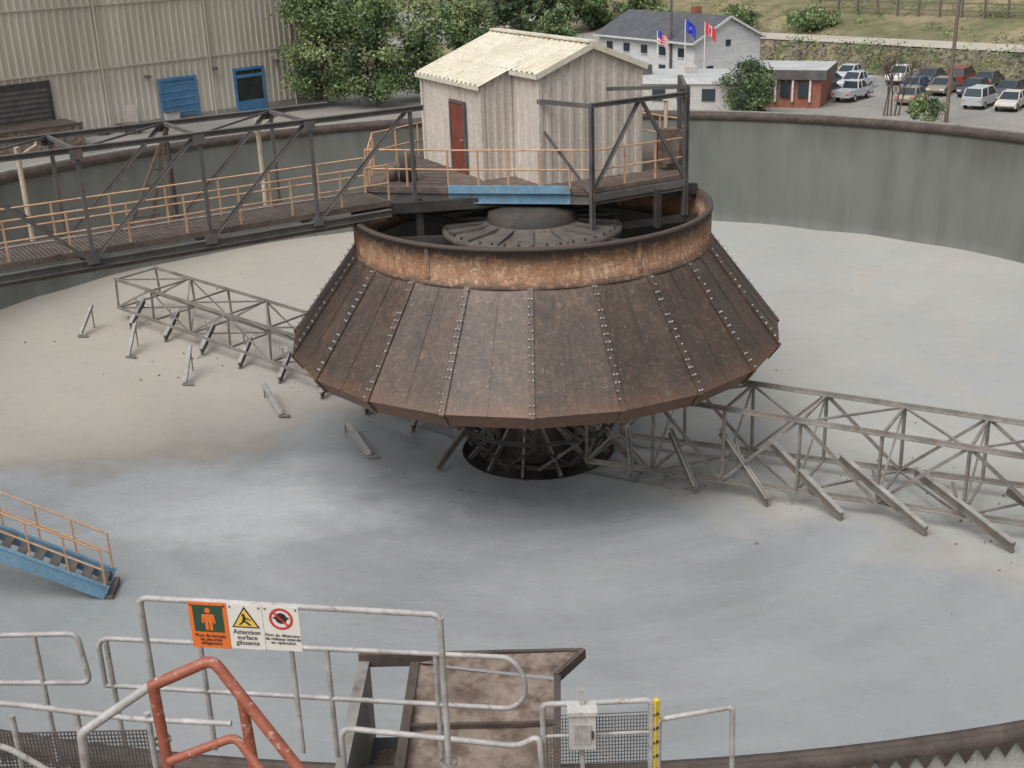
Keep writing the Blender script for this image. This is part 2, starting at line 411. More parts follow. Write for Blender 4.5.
for i in range(420):
    r=random.uniform(3,23); a=random.uniform(0,2*pi); x_,y_=r*math.cos(a),r*math.sin(a)
    if random.random()<.85: a=random.choice([-33,145])*pi/180+random.gauss(0,.13); x_,y_=r*math.cos(a),r*math.sin(a)
    s=random.uniform(.015,.06); z_=floorz(x_,y_)
    m.add([(x_+s*random.uniform(.6,1.3)*math.cos(q),y_+s*random.uniform(.6,1.3)*math.sin(q),z_-.03) for q in (0,1.6,3.1,4.7)]+[(x_,y_,z_+s*.8)],[(0,1,4),(1,2,4),(2,3,4),(3,0,4)],M_boxrust)
m.build('scale_debris')

# ---------------------------------------------------------------- feedwell
fw=empty('feedwell')
m=M()
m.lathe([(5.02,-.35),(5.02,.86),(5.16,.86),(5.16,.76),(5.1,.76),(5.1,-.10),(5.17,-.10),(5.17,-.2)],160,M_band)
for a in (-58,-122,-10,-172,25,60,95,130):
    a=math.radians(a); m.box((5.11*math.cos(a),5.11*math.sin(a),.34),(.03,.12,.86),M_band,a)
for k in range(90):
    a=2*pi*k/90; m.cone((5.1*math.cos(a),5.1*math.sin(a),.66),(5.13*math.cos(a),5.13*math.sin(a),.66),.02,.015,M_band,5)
m.build('rim_band',fw)
m=M();NS=20;a0=math.radians(-91)
m.lathe([(5.14,-.16),(7.2,-2.84),(6.9,-3.25)],NS,M_skirt,a0,False)
m.lathe([(5.0,-.3),(7.08,-2.9),(6.86,-3.25)][::-1],NS,M_steel_dk,a0,False)
for k in range(NS):
    a=a0+2*pi*k/NS; c,s=math.cos(a),math.sin(a)
    m.beam((5.15*c,5.15*s,-.14),(7.23*c,7.23*s,-2.84),.14,.03,M_skirt)
    m.beam((7.23*c,7.23*s,-2.84),(6.92*c,6.92*s,-3.26),.12,.03,M_skirt)
    h=a+pi/NS; ch,sh=math.cos(h),math.sin(h); q=math.cos(pi/NS)
    m.beam((5.15*ch*q,5.15*sh*q,-.15),(7.2*ch*q,7.2*sh*q,-2.83),.025,.01,M_skirt)
m.build('skirt',fw)
m=M()
for k in range(NS):
    a=a0+2*pi*k/NS; c,s=math.cos(a),math.sin(a); nn=V((c*.77,s*.77,.64)); tt=V((-s,c,0))
    for i in range(16):
        u=(i+.5)/16; P=V(((5.17+2.07*u)*c,(5.17+2.07*u)*s,-.14-2.7*u))+nn*.02
        if (k*7+i*3)%13==0: continue
        for sd in (-1,1):
            if random.random()<.25: continue
            Q=P+tt*.045*sd; mt=M_greybox if random.random()<.6 else M_rail; m.cone(Q,Q+nn*.035,.025,.019,mt,6)
            m.add([Q+nn*.036+tt*.019*math.cos(w)+nn.cross(tt)*.019*math.sin(w) for w in np.linspace(0,2*pi,7)[:-1]],[tuple(range(6))],mt)
m.build('bolts',fw)

# ---------------------------------------------------------------- drive column + head
m=M()
m.lathe([(.7,-8),(.7,.3)],32,M_cage); m.lathe([(2.55,.05),(2.6,.05),(2.6,.2),(2.3,.23),(1.5,.28),(1.3,.4)],48,M_hub); m.lathe([(1.3,.4),(1.25,.7),(.9,.84),(.01,.86)],48,M_steel_dk)
for k in range(16):
    a=2*pi*k/16; m.beam((1.3*math.cos(a),1.3*math.sin(a),.36),(2.5*math.cos(a),2.5*math.sin(a),.25),.05,.08,M_steel)
m.lathe([(.01,-.1),(2.5,-.1),(2.55,.05)],48,M_steel_dk)
for k in range(8):
    a=2*pi*k/8+.2; m.beam((2.4*math.cos(a),2.4*math.sin(a),0),(5.0*math.cos(a),5.0*math.sin(a),.1),.12,.22,M_steel_dk)
for k in range(40):
    a=2*pi*k/40; m.cone((2.45*math.cos(a),2.45*math.sin(a),.21),(2.45*math.cos(a),2.45*math.sin(a),.28),.035,.035,M_steel_dk,6)
for zc_,r_ in((-6.7,1.9),(-5.7,2.5),(-4.6,2.3),(-3.4,2.1)):
    for k in range(12):
        a=2*pi*k/12;b=2*pi*(k+1)/12; m.angle((r_*math.cos(a),r_*math.sin(a),zc_),(r_*math.cos(b),r_*math.sin(b),zc_),.1,M_cage)
for k in range(12):
    a=2*pi*k/12;b=2*pi*(k+1)/12
    m.beam((1.9*math.cos(a),1.9*math.sin(a),-6.7),(2.5*math.cos(b),2.5*math.sin(b),-5.7),.08,.08,M_cage if k%3 else M_rake_d)
    if k%2: m.beam((1.9*math.cos(b),1.9*math.sin(b),-6.7),(2.5*math.cos(a),2.5*math.sin(a),-5.7),.07,.07,M_cage)
    m.beam((2.5*math.cos(b),2.5*math.sin(b),-5.7),(2.3*math.cos(a),2.3*math.sin(a),-4.6),.08,.08,M_cage)
    m.beam((2.3*math.cos(a),2.3*math.sin(a),-5.7),(2.1*math.cos(a),2.1*math.sin(a),-.1),.1,.1,M_cage)
    m.beam((.7*math.cos(a),.7*math.sin(a),-5.5),(2.2*math.cos(a+.3),2.2*math.sin(a+.3),-6.85),.07,.16,M_rake_d)
m.lathe([(1.0,-6.9),(1.05,-6.6),(.75,-5.9)],24,M_steel_dk)
for ex_,ey_,dx_,dy_ in((-2.6,-1.2,-.4,-.7),(2.4,-1.6,.5,-.6)):
    m.beam((ex_*.8,ey_*.8,-5.6),(ex_+dx_,ey_+dy_,floorz(ex_+dx_,ey_+dy_)+.15),.1,.2,M_rake_d)
m.build('drive_column')

# ---------------------------------------------------------------- rake arms
def rake(deg,L,name,hw,H,blades,sag=0,top_l=.25):
    root=empty(name); m=M(); a=math.radians(deg); d=V((math.cos(a),math.sin(a),0)); n=V((-math.sin(a),math.cos(a),0))
    s0=2.3; step=2.1; k=int((L-s0)/step)
    def P(s,side,top):
        p=d*s+n*hw*side*(1 if not top else .95); p.z=fz(s)+.45+(H*(1-top_l*(s-s0)/L) if top else 0)-sag*(s-s0)/L; return p
    for side in(-1,1):
        for top in(0,1): m.angle(P(s0,side,top),P(s0+k*step,side,top),.12,M_rake,.03)
        for i in range(k+1):
            s=s0+i*step; m.angle(P(s,side,0),P(s,side,1),.07,M_rake)
            if i<k: m.angle(P(s,side,i%2),P(s+step,side,(i+1)%2),.075,M_rake)
    for i in range(k+1):
        s=s0+i*step
        for top in(0,1):
            m.beam(P(s,-1,top),P(s,1,top),.07,.06,M_rake)
            if i<k: m.beam(P(s,-1 if i%2 else 1,top),P(s+step,1 if i%2 else -1,top),.06,.05,M_rake)
        m.beam(P(s,-1,0),P(s,1,1),.05,.05,M_rake)
    m.build('truss',root)
    m=M()
    for (A,B) in blades:
        A=V(A);B=V(B)
        m.beam(A,B,.04,.24,M_rake_d); m.beam(A+V((0,0,.12)),B+V((0,0,.12)),.14,.035,M_rake_l)
        m.beam(A+V((0,0,-.10)),B+V((0,0,-.10)),.1,.03,M_rake_d)
        q=A.lerp(B,.45); m.beam(q,V((q.x-.1,q.y+.25,q.z+.5)),.06,.06,M_rake)
    m.build('scraper_blades',root)
    return root
bl=[]
for k,(ex,ey) in enumerate([(2.66,-2.9),(4.3,-4.15),(6.05,-5.35),(7.7,-6.6),(9.45,-7.8),(11.1,-9.0),(12.9,-10.3),(14.7,-11.7)]):
    ax=[.1,.6,1.05,1.45,1.6,1.6,1.6,1.6][k]; ay=[.5,.9,1.5,2.1,2.3,2.5,2.5,2.5][k]; az_=[1.5,1.6,1.7,1.5,1.35,1.2,1.1,1.0][k]
    bl.append(((ex-ax,ey+ay,floorz(ex-ax,ey+ay)+az_),(ex,ey,floorz(ex,ey)+.14)))
rake(-31.5,20.5,'rake_arm',1.1,2.3,bl,sag=.1,top_l=.45)
bl=[]
a=math.radians(144.5)
for k in range(8):
    s=4.5+2.0*k; n_=V((math.sin(a),-math.cos(a),0)); st=V((math.cos(a),math.sin(a),0))*s-n_*.2
    e_=st+V((-.2,-1.4,0))
    bl.append(((st.x,st.y,floorz(st.x,st.y)+.7),(e_.x,e_.y,floorz(e_.x,e_.y)+.14)))
rake(144.5,21,'rake_arm',1.0,1.4,bl)
for i,(bx,by) in enumerate([(-16.95,8.2),(-14.6,6.3),(-12.0,4.1),(-8.3,1.8),(-5.13,-1.0)]):
    m=M(); l=[1.0,1.2,1.35,1.8,2.0][i]
    dv=V([(0.1,.5),(.0,.8),(-.05,.9),(-.8,1.5),(-.85,1.6)][i]+(0,)).normalized()
    b=V((bx,by,floorz(bx,by)+.1)); hgt=[.75,.8,.8,.35,.35][i]
    e=b+dv*l; e.z=floorz(e.x,e.y)+.1+hgt
    m.beam(b,e,.15,.04,M_rake_l); m.beam(b+V((.07,0,.06)),e+V((.07,0,.06)),.03,.12,M_rake_l)
    m.box((b.x+.1,b.y,b.z-.05),(.36,.1,.06),M_rake); m.beam(e,V((e.x,e.y,floorz(e.x,e.y))),.04,.04,M_rake)
    m.build('scraper_blade')

# ---------------------------------------------------------------- access bridge
br=empty('access_bridge')
e=V((.83,.557,0)).normalized(); w=V((-.557,.83,0)).normalized()
N0=V((-10.7,-5.85,0)); st=2.98; W=2.6
def NP(i,far,z): p=N0+e*st*i+w*W*far; return V((p.x,p.y,z))
zb,zt=1.0,3.75
m=M()
for far in(0,1):
    m.ibeam(NP(-5,far,zb),NP(2.75,far,zb),.15,.2,M_steel)
    m.ibeam(NP(-5,far,zt),NP(3.15 if far==0 else 2.6,far,zt),.13,.14,M_steel)
    for i in range(-5,4):
        if far==1 and i>2: continue
        m.angle(NP(i,far,zb if i<3 else 1.2),NP(i,far,zt),.09,M_steel,.025)
        if i<3:
            for z_ in(zb+.12,zt-.1): m.frame(NP(i,far,z_)-w*.09*(1 if far==0 else -1),e,w,V((0,0,1)),.3,.02,.24,M_steel)
    for i in range(0,3 if far==0 else 2): m.angle(NP(i,far,zb),NP(i+1,far,zt),.09,M_steel,.025)
    for i in range(0,-5,-1): m.angle(NP(i,far,zb),NP(i-1,far,zt),.09,M_steel,.025)
for i in range(-5,3):
    m.beam(NP(i,0,zt),NP(i,1,zt),.08,.09,M_steel)
    m.beam(NP(i,0,zb),NP(i,1,zb),.12,.18,M_steel)
    if i<2: m.beam(NP(i,0,zt),NP(i+1,1,zt),.05,.05,M_steel)
m.build('trusses',br)
m=M()
m.beam(NP(-5,.12,1.2),NP(2.8,.12,1.2),.06,.16,M_deck); m.beam(NP(-5,.72,1.2),NP(2.8,.72,1.2),.06,.16,M_deck)
a=NP(-5,.42,1.24);b=NP(2.8,.42,1.24); m.beam(a,b,W*.6,.04,M_deck)
for k in range(220):
    u=-5+7.8*k/220; m.beam(NP(u,.13,1.265),NP(u,.71,1.265),.03,.012,M_steel_dk)
m.beam(NP(-5,.04,.85),NP(2.7,.04,.85),.1,.14,M_deck); m.sweep([NP(-5,.9,1.15),NP(2.6,.9,1.15)],.09,M_deck)
m.sweep([NP(-5,.83,1.2),NP(2.6,.83,1.2)],.04,M_rail)
m.build('walkway',br)
m=M()
for far in(.14,.70):
    for z in(1.75,2.25): m.sweep([NP(-5,far,z),NP(2.8,far,z)],.026,M_orange,6)
    for k in range(17):
        u=-5+k*.4875; m.beam(NP(u,far,1.25),NP(u,far,2.27),.045,.045,M_orange)
m.build('handrails',br)
m=M()
for u,far in((-.25,1.08),(1.9,1.08)):
    m.sweep([NP(u,far,1.0),NP(u,far,3.55)],.07,M_cream)
    m.sweep([NP(u,far,3.3),NP(u+.2,far,3.6)],.04,M_cream); m.frame(NP(u+.22,far,3.62),e,w,V((0,0,1)),.35,.2,.1,M_greybox)
m.build('light_stands',br)
m=M()
m.beam(NP(.55,.95,1.1),NP(1.0,.95,3.6),.08,.08,M_deck);m.beam(NP(.75,.95,1.1),NP(1.0,.95,3.6),.08,.08,M_deck);m.beam(NP(.95,.95,1.1),NP(1.0,.95,3.6),.06,.06,M_deck)
for k in range(5): m.beam(NP(.6+.08*k,.95,1.4+.4*k),NP(.85+.03*k,.95,1.4+.4*k),.04,.04,M_deck)
m.build('cable_support_frame',br)

# ---------------------------------------------------------------- drive platform
pf=empty('drive_platform'); zd=1.4
poly=[(-4.8,.5),(-2.35,-.1),(1.1,-.7),(1.75,-.85),(4.55,.85),(4.9,4.5),(3.2,7.0),(-3.0,6.2),(-5.0,3.5)]
m=M(); m.prism(poly,zd-.12,zd,M_deck)
P=[V((p[0],p[1],zd-.28)) for p in poly]
for i in range(len(P)):
    a,b=P[i],P[(i+1)%len(P)]; m.ibeam(a+V((0,0,-.004*i)),b+V((0,0,-.004*i)),.14,.3,M_steel if i!=1 else M_blue)
m.beam((-2.35,-.2,zd-.02),(1.1,-.8,zd-.02),.06,.22,M_blue)
m.beam((-4.9,.6,.95),(-2,5.0,.95),.2,.4,M_steel_dk); m.beam((-5.0,-.9,1.0),(4.9,1.2,.9),.2,.3,M_steel_dk);m.beam((-3.8,3.6,.9),(4.8,3.8,.9),.2,.4,M_steel_dk)
for x_,y_ in((-3.2,-.4),(3.6,-.2),(3.3,3.6),(-3.3,3.4)): m.beam((x_,y_,.1),(x_,y_,1.2),.16,.16,M_steel_dk)
for k in range(26):
    y_=k*.22
    m.beam((-4.4+.02*k,.6+y_,zd+.006),(-2.4,.3+y_,zd+.006),.03,.012,M_steel_dk)
m.build('deck',pf)
m=M()
P1=(1.7,-.95);P2=(4.5,.8)
m.ibeam(v3(P1,.15),v3(P1,3.75),.12,.12,M_steel);m.ibeam(v3(P2,.2),v3(P2,3.95),.14,.14,M_steel)
m.beam(v3(P1,1.15),v3(P2,1.15),.12,.18,M_steel);m.ibeam(v3(P1,3.7),v3(P2,3.7),.12,.13,M_steel)
mid=((P1[0]+P2[0])/2,(P1[1]+P2[1])/2)
m.angle(v3(P1,1.2),v3(mid,3.68),.09,M_steel);m.angle(v3(P2,1.2),v3(mid,3.68),.09,M_steel)
m.beam(v3(P1,3.68),(.25,-.12,3.75),.1,.12,M_steel); m.angle(v3(P1,1.2),(.4,-.2,2.9),.09,M_steel)
P4=(4.6,3.1)
m.beam(v3(P2,3.82),v3(P4,3.9),.11,.13,M_steel);m.beam(v3(P4,1.3),v3(P4,3.95),.12,.12,M_steel)
m.beam(v3(P2,3.9),(2.2,.45,3.95),.1,.1,M_steel)
m.build('frame',pf)
m=M()
def rail(m,pts,z,mat,h=1.05,r=.026,rows=(.5,1.05),sp=1.2):
    for hh in rows: m.sweep([V((p[0],p[1],z+hh)) for p in pts],r,mat,6)
    for i in range(len(pts)-1):
        a=V((pts[i][0],pts[i][1],z));b=V((pts[i+1][0],pts[i+1][1],z));n=max(1,round((b-a).length/sp))
        for k in range(n+(i==len(pts)-2)):
            q=a.lerp(b,k/n); m.beam(q,q+V((0,0,h)),.045,.045,mat)
rail(m,[(-4.75,.55),(-2.35,0),(1.1,-.6),(1.75,-.75),(4.5,.9),(4.8,4.4),(3.1,6.9)],zd,M_orange,sp=1.0)
rail(m,[(-4.7,.8),(-4.9,3.5),(-3,6.1)],zd,M_orange)
m.box((4.1,1.6,zd+.7),(.5,.4,1.0),M_boxrust,.3); m.box((4.25,2.6,zd+.5),(.6,.7,1.0),M_deck,.2)
m.sweep([(4.05,2.0,zd),(4.05,2.0,zd+2.0)],.06,M_cream)
m.box((4.05,2.0,zd+2.05),(.2,.2,.15),M_sgnw)
m.build('handrails',pf)
m=M(); m.lathe([(.01,zd),(.25,zd),(.25,zd+.75),(.01,zd+.76)],16,M_steel_dk,c=(-3.6,1.1)); m.lathe([(.01,zd),(.18,zd),(.18,zd+.45),(.01,zd+.46)],16,M_deck,c=(-4.1,1.2)); m.build('grease_drum')

# hut
hut=empty('drive_house'); zf=zd-.1
A=V((.885,.466,0)).normalized(); B=V((-A.y,A.x,0)); Q=V((.3,-.12,0)); wa,lb=3.3,5.9; eb=1.65; ext=1.0
ze,zr=zf+3.2,zf+3.85; sl=(zr-ze)/(wa/2)
def H(a,b): return Q+A*a+B*b
m=M()
def gz(u): return ze+(zr-ze)*(1-abs(2*u-1))
m.corr(H(0,0),H(wa,0),zf,gz,.33,.045,M_hutwall)
m.corr(H(wa,lb),H(0,lb),zf,gz,.33,.045,M_hutwall)
m.corr(H(wa,0),H(wa,lb),zf,ze,.33,.045,M_hutwall)
m.corr(H(0,eb),H(0,0),zf,ze,.33,.045,M_hutwall)
m.corr(H(-ext,lb),H(-ext,eb),zf,ze-ext*sl,.33,.045,M_hutwall)
m.corr(H(-ext,eb),H(0,eb),zf,lambda u:ze-ext*sl*(1-u),.25,.04,M_hutwall)
m.corr(H(0,lb),H(-ext,lb),zf,lambda u:ze-ext*sl*(u),.25,.04,M_hutwall)
for c,zz in ((H(0,0),ze),(H(wa,0),ze),(H(-ext,eb),ze-ext*sl),(H(-ext,lb),ze-ext*sl)): m.beam(v3(c,zf),v3(c,zz-.05),.12,.12,M_hutwall)
m.build('walls',hut)
m=M(); o=.16; up=V((0,0,1))
rid=H(wa/2,-o); m.corrslope(v3(rid,zr+.05),B*(lb+2*o),(A*-(wa/2+o))+V((0,0,-(wa/2+o)*sl)),.3,.05,M_hutroof,up)
m.corrslope(v3(rid,zr+.05),B*(lb+2*o),(A*(wa/2+o))+V((0,0,-(wa/2+o)*sl)),.3,.05,M_hutroof,up)
r2=H(-o+.02,eb-o); m.corrslope(v3(r2,ze+.06-o*sl),B*(lb-eb+2*o),(A*-(ext))+V((0,0,-ext*sl)),.3,.05,M_hutroof,up)
m.beam(v3(H(wa/2,-o),zr+.1),v3(H(wa/2,lb+o),zr+.1),.3,.05,M_hutroof)
for sgn in(-1,1): m.beam(v3(H(wa/2,-o-.02),zr),v3(H(wa/2+sgn*(wa/2+o),-o-.02),ze-o*sl),.03,.16,M_hutroof)
m.beam(v3(H(-o,-o),ze-o*sl-.02),v3(H(-o,eb-o),ze-o*sl-.02),.03,.12,M_hutroof)
m.beam(v3(H(-ext-o,eb-o),ze-(ext+o)*sl),v3(H(-ext-o,lb+o),ze-(ext+o)*sl),.03,.12,M_hutroof)
m.build('roof',hut)
m=M(); c=H(-ext-.05,3.2)
m.frame(v3(c,zf+1.1),B,A,up,.9,.06,2.1,M_door)
for db,wd,zz_,hh in((-.49,.08,1.1,2.14),(.49,.08,1.1,2.14)): m.frame(v3(H(-ext-.06,3.2+db),zf+zz_),B,A,up,wd,.09,hh,M_steel)
m.frame(v3(H(-ext-.06,3.2),zf+2.2),B,A,up,1.0,.09,.08,M_steel); m.frame(v3(H(-ext-.1,2.9),zf+1.1),B,A,up,.1,.06,.04,M_rail)
m.build('door',hut)

# ---------------------------------------------------------------- blue stair
m=M(); a=V((-10.05,-9.7,-5.68)); dr=V((-2.5,-.3,1.45)); wv=V((-.12,1,0)).normalized()*.42
b=a+dr*3.9
for sd in(-1,1):
    m.beam(a+wv*sd,b+wv*sd,.05,.36,M_blue); m.beam(a+wv*sd+V((0,0,.18)),b+wv*sd+V((0,0,.18)),.1,.02,M_blue)
    for hh in(.6,1.1): m.sweep([a+wv*sd+V((0,0,hh)),b+wv*sd+V((0,0,hh))],.024,M_orange,6)
    for k in range(14):
        q=a.lerp(b,k/13)+wv*sd; m.beam(q,q+V((0,0,1.11)),.04,.04,M_orange)
for k in range(30):
    q=a.lerp(b,(k+.5)/30); m.box((q.x,q.y,q.z+.02),(.24,.78,.03),M_steel,.12)
m.box((a.x+.05,a.y,floorz(a.x,a.y)+.06),(.14,.9,.12),M_steel,.12)
m.build('access_stair')

# ---------------------------------------------------------------- feed box at near rim
m=M()
m.prism([(-2.1,-25.2),(-1.98,-25.2),(-1.98,-22.45),(-2.1,-22.45)],-.9,.6,M_concrete)
m.prism([(-1.50,-25.2),(-1.40,-25.2),(-1.40,-22.6),(-1.50,-22.6)],-.9,.66,M_weir)
m.prism([(-1.98,-25.2),(-1.50,-25.2),(-1.50,-22.6),(-1.98,-22.6)],-.9,-.35,M_dark)
for k in range(26):
    y_=random.uniform(-25,-22.8); s=random.uniform(.05,.16); x_=random.uniform(-1.9,-1.6)
    m.add([(x_+s*math.cos(q),y_+1.5*s*math.sin(q),-.36) for q in(0,1.3,2.6,3.7,5)]+[(x_,y_,-.36+s*.7)],[(i,(i+1)%5,5) for i in range(5)],M_weir)
def plate(p0,p1,p2,p3,mat,nx=14,ny=14,amp=.012):
    vs=[]
    for j in range(ny+1):
        for i in range(nx+1):
            u,v_=i/nx,j/ny; q=(V(p0)*(1-u)+V(p1)*u)*(1-v_)+(V(p3)*(1-u)+V(p2)*u)*v_
            vs.append((q.x,q.y,q.z+amp*math.sin(5*u+3*v_)*math.cos(7*v_+u)))
    m.add(vs,[(j*(nx+1)+i,j*(nx+1)+i+1,(j+1)*(nx+1)+i+1,(j+1)*(nx+1)+i) for j in range(ny) for i in range(nx)],mat,True)
plate((-1.40,-25.2,.5),(.05,-25.2,.5),(.12,-22.95,.62),(-1.40,-22.6,.62),M_boxrust,amp=.03)
m.add([(-1.40,-25.2,.5),(.05,-25.2,.5),(.05,-25.2,-.6),(-1.40,-25.2,-.6)],[(3,2,1,0)],M_boxrust)
m.add([(.05,-25.2,.5),(.05,-25.2,-.8),(.12,-22.95,-.8),(.12,-22.95,.62)],[(0,1,2,3)],M_weir)
m.add([(.12,-22.95,.62),(.12,-22.95,-.8),(-1.40,-22.6,-.8),(-1.40,-22.6,.62)],[(0,1,2,3)],M_weir)
m.beam((-2.1,-22.45,.6),(.42,-22.45,.6),.05,.16,M_weir); m.beam((.12,-22.95,.64),(.45,-22.5,.66),.05,.12,M_weir)
m.add([(.12,-22.95,.66),(.42,-22.5,.68),(-1.0,-22.5,.66),(-1.4,-22.6,.65)],[(0,1,2,3)],M_boxrust)
m.beam((-1.42,-23.7,.62),(.09,-23.7,.62),.04,.04,M_weir)
m.beam((.08,-25.2,.55),(.14,-22.98,.66),.07,.1,M_weir)
m.build('feed_box')

# ---------------------------------------------------------------- foreground platform, rails, signs
r0=.022
def LP(a,b,u,z): return V((a[0]+(b[0]-a[0])*u,a[1]+(b[1]-a[1])*u,z))
Aa,Ab=(-2.77,-26.87),(-.68,-27.18)
m=M()
m.pipe([LP(Aa,Ab,0,2.9),LP(Aa,Ab,0,4.1),LP(Aa,Ab,1,4.1),LP(Aa,Ab,1,2.9)],r0,M_rail,.06)
m.pipe([LP(Aa,Ab,.5,2.9),LP(Aa,Ab,.5,4.1)],r0*.8,M_rail)
for u in(0,1): m.cone(LP(Aa,Ab,u,2.9),LP(Aa,Ab,u,2.93),.06,.06,M_rail,10)
for u in(0,.5,1): m.sweep([LP(Aa,Ab,u,4.06),LP(Aa,Ab,u,4.08)],r0*1.15,M_rail,10)
m.build('guard_rail')
m=M()
Ba,Bb=(-3.74,-25.43),(-.16,-25.87)
m.pipe([LP(Ba,Bb,0,2.4),LP(Ba,Bb,0,2.87),LP(Ba,Bb,.97,2.87),LP(Ba,Bb,1.0,2.7),LP(Ba,Bb,1.0,2.5),LP(Ba,Bb,.97,2.38),LP(Ba,Bb,0,2.4)],r0,M_rail,.12)
for u in(.02,.25,.55,.8): m.pipe([LP(Ba,Bb,u,1.8),LP(Ba,Bb,u,2.87)],r0,M_rail)
m.build('guard_rail')
m=M()
c0,c1=(-1.5,-26.75),(-.05,-26.95)
m.pipe([LP(c0,c1,0,2.2),LP(c0,c1,0,2.9),LP(c0,c1,.9,2.84),LP(c0,c1,1.0,2.95),LP(c0,c1,1.02,2.3)],r0,M_rail,.1)
m.build('guard_rail')
m=M()
l0,l1=(-5.6,-25.9),(-3.72,-25.75)
m.pipe([LP(l0,l1,0,3.22),LP(l0,l1,.98,3.12),LP(l0,l1,1,2.65),LP(l0,l1,0,2.8)],r0,M_rail,.08)
for u in(.3,.8): m.pipe([LP(l0,l1,u,1.9),LP(l0,l1,u,3.15)],r0,M_rail)
m.build('guard_rail')
m=M()
g0,g1=(-.02,-26.9),(1.36,-26.85)
m.pipe([LP(g0,g1,.0,2.0),LP(g0,g1,.0,3.17),LP(g0,g1,.56,3.17),LP(g0,g1,.56,2.0)],r0,M_rail,.04)
m.pipe([LP(g0,g1,.6,2.0),LP(g0,g1,.6,3.0),LP(g0,g1,.98,3.08),LP(g0,g1,1.0,2.0)],r0*.9,M_rail,.04)
m.pipe([LP(g0,g1,0,2.9),LP(g0,g1,.56,2.9)],r0*.7,M_rail)
for k in range(34):
    u=.02+.53*k/33; m.beam(LP(g0,g1,u,2.0),LP(g0,g1,u,3.05),.005,.005,M_steel)
for k in range(36): z_=2.02+k*.03; m.beam(LP(g0,g1,0,z_),LP(g0,g1,.56,z_),.005,.005,M_steel)
m.build('mesh_gate')
m=M()
c=LP(g0,g1,.2,3.0); m.box((c.x,c.y-.08,3.02),(.19,.1,.3),M_greybox); m.box((c.x,c.y-.085,3.18),(.21,.13,.03),M_greybox); m.box((c.x,c.y-.133,3.0),(.12,.01,.16),M_rail); m.box((c.x+.07,c.y-.14,3.0),(.015,.02,.06),M_steel_dk)
m.sweep([(c.x,c.y-.06,2.0),(c.x,c.y-.06,2.9)],.018,M_rail)
m.box((c.x,c.y-.05,3.25),(.03,.03,.14),M_rail); m.build('latch_box')
m=M(); m.beam(LP(g0,g1,.585,2.0),LP(g0,g1,.585,3.17),.04,.04,M_yellow)
for k in range(9): z_=2.1+k*.12; m.frame(LP(g0,g1,.585,z_)+V((0,-.023,0)),V((.8,0,.6)),V((0,1,0)),V((-.6,0,.8)),.04,.004,.02,M_sgnk)
m.build('yellow_marker_post')
m=M(); R2=.03
m.pipe([(-1.98,-28.97,4.83),(-1.66,-28.92,4.95),(-1.24,-29.11,4.42),(-.95,-29.3,4.0)],R2,M_rail_or,.05)
m.pipe([(-1.96,-28.97,4.84),(-1.92,-29.0,3.6)],R2*.95,M_rail_or);m.pipe([(-1.52,-28.98,4.76),(-1.47,-29.0,3.6)],R2*.9,M_rail_or)
m.pipe([(-1.93,-29.0,4.40),(-1.58,-28.97,4.52),(-1.36,-29.1,4.25)],R2*.8,M_rail_or,.05)
m.pipe([(-1.97,-28.97,4.84),(-2.33,-29.05,4.62),(-2.36,-29.05,3.9)],R2*.8,M_rail,.03)
m.build('stair_handrail')
m=M()
for k in range(46):
    u=k/45; m.beam((-3.95+u*1.15,-27.0,2.3),(-3.95+u*1.15,-27.0,3.1),.009,.009,M_steel)
for k in range(26): z_=2.3+k*.032; m.beam((-3.95,-27.0,z_),(-2.8,-27.0,z_),.009,.009,M_steel)
m.pipe([(-4.9,-27.0,3.42),(-3.75,-27.0,3.35),(-2.9,-27.0,3.2),(-2.2,-27.05,3.18)],r0,M_rail,.1)
m.pipe([(-4.6,-27.2,3.2),(-3.75,-27.2,3.15),(-3.2,-27.2,2.7)],r0,M_rail,.1)
for x_ in(-3.96,-3.76,-3.3,-2.8): m.pipe([(x_,-27.0,2.0),(x_,-27.0,3.25)],r0,M_rail)
m.build('mesh_guard_panel')
m=M()
for k in range(9):
    x_=-4.9+.12*k; m.box((x_,-27.6,3.2-.12*k),(.24,.9,.04),M_steel_dk); m.box((x_,-27.6,3.1-.12*k),(.02,.9,.16),M_steel)
for sd in(-.46,.46): m.beam((-5.1,-27.6+sd,3.3),(-3.8,-27.6+sd,2.1),.04,.25,M_steel)
m.build('steel_steps')
m=M()
m.prism([(-6.5,-27.3),(-.5,-27.3),(-.5,-31),(-6.5,-31)][::-1],2.75,2.9,M_deck)
m.prism([(-6.5,-25.7),(2.2,-26.1),(2.2,-27.28),(-6.5,-27.28)][::-1],1.65,1.8,M_steel_dk)
for x_ in(-6,-.8):
    for y_ in(-27.5,-30.5): m.beam((x_,y_,-7.2),(x_,y_,2.75),.2,.2,M_steel)
for x_ in(-6,-2,1.9): m.beam((x_,-26.6,-7.2),(x_,-26.6,1.65),.2,.2,M_steel)
m.build('service_platform')

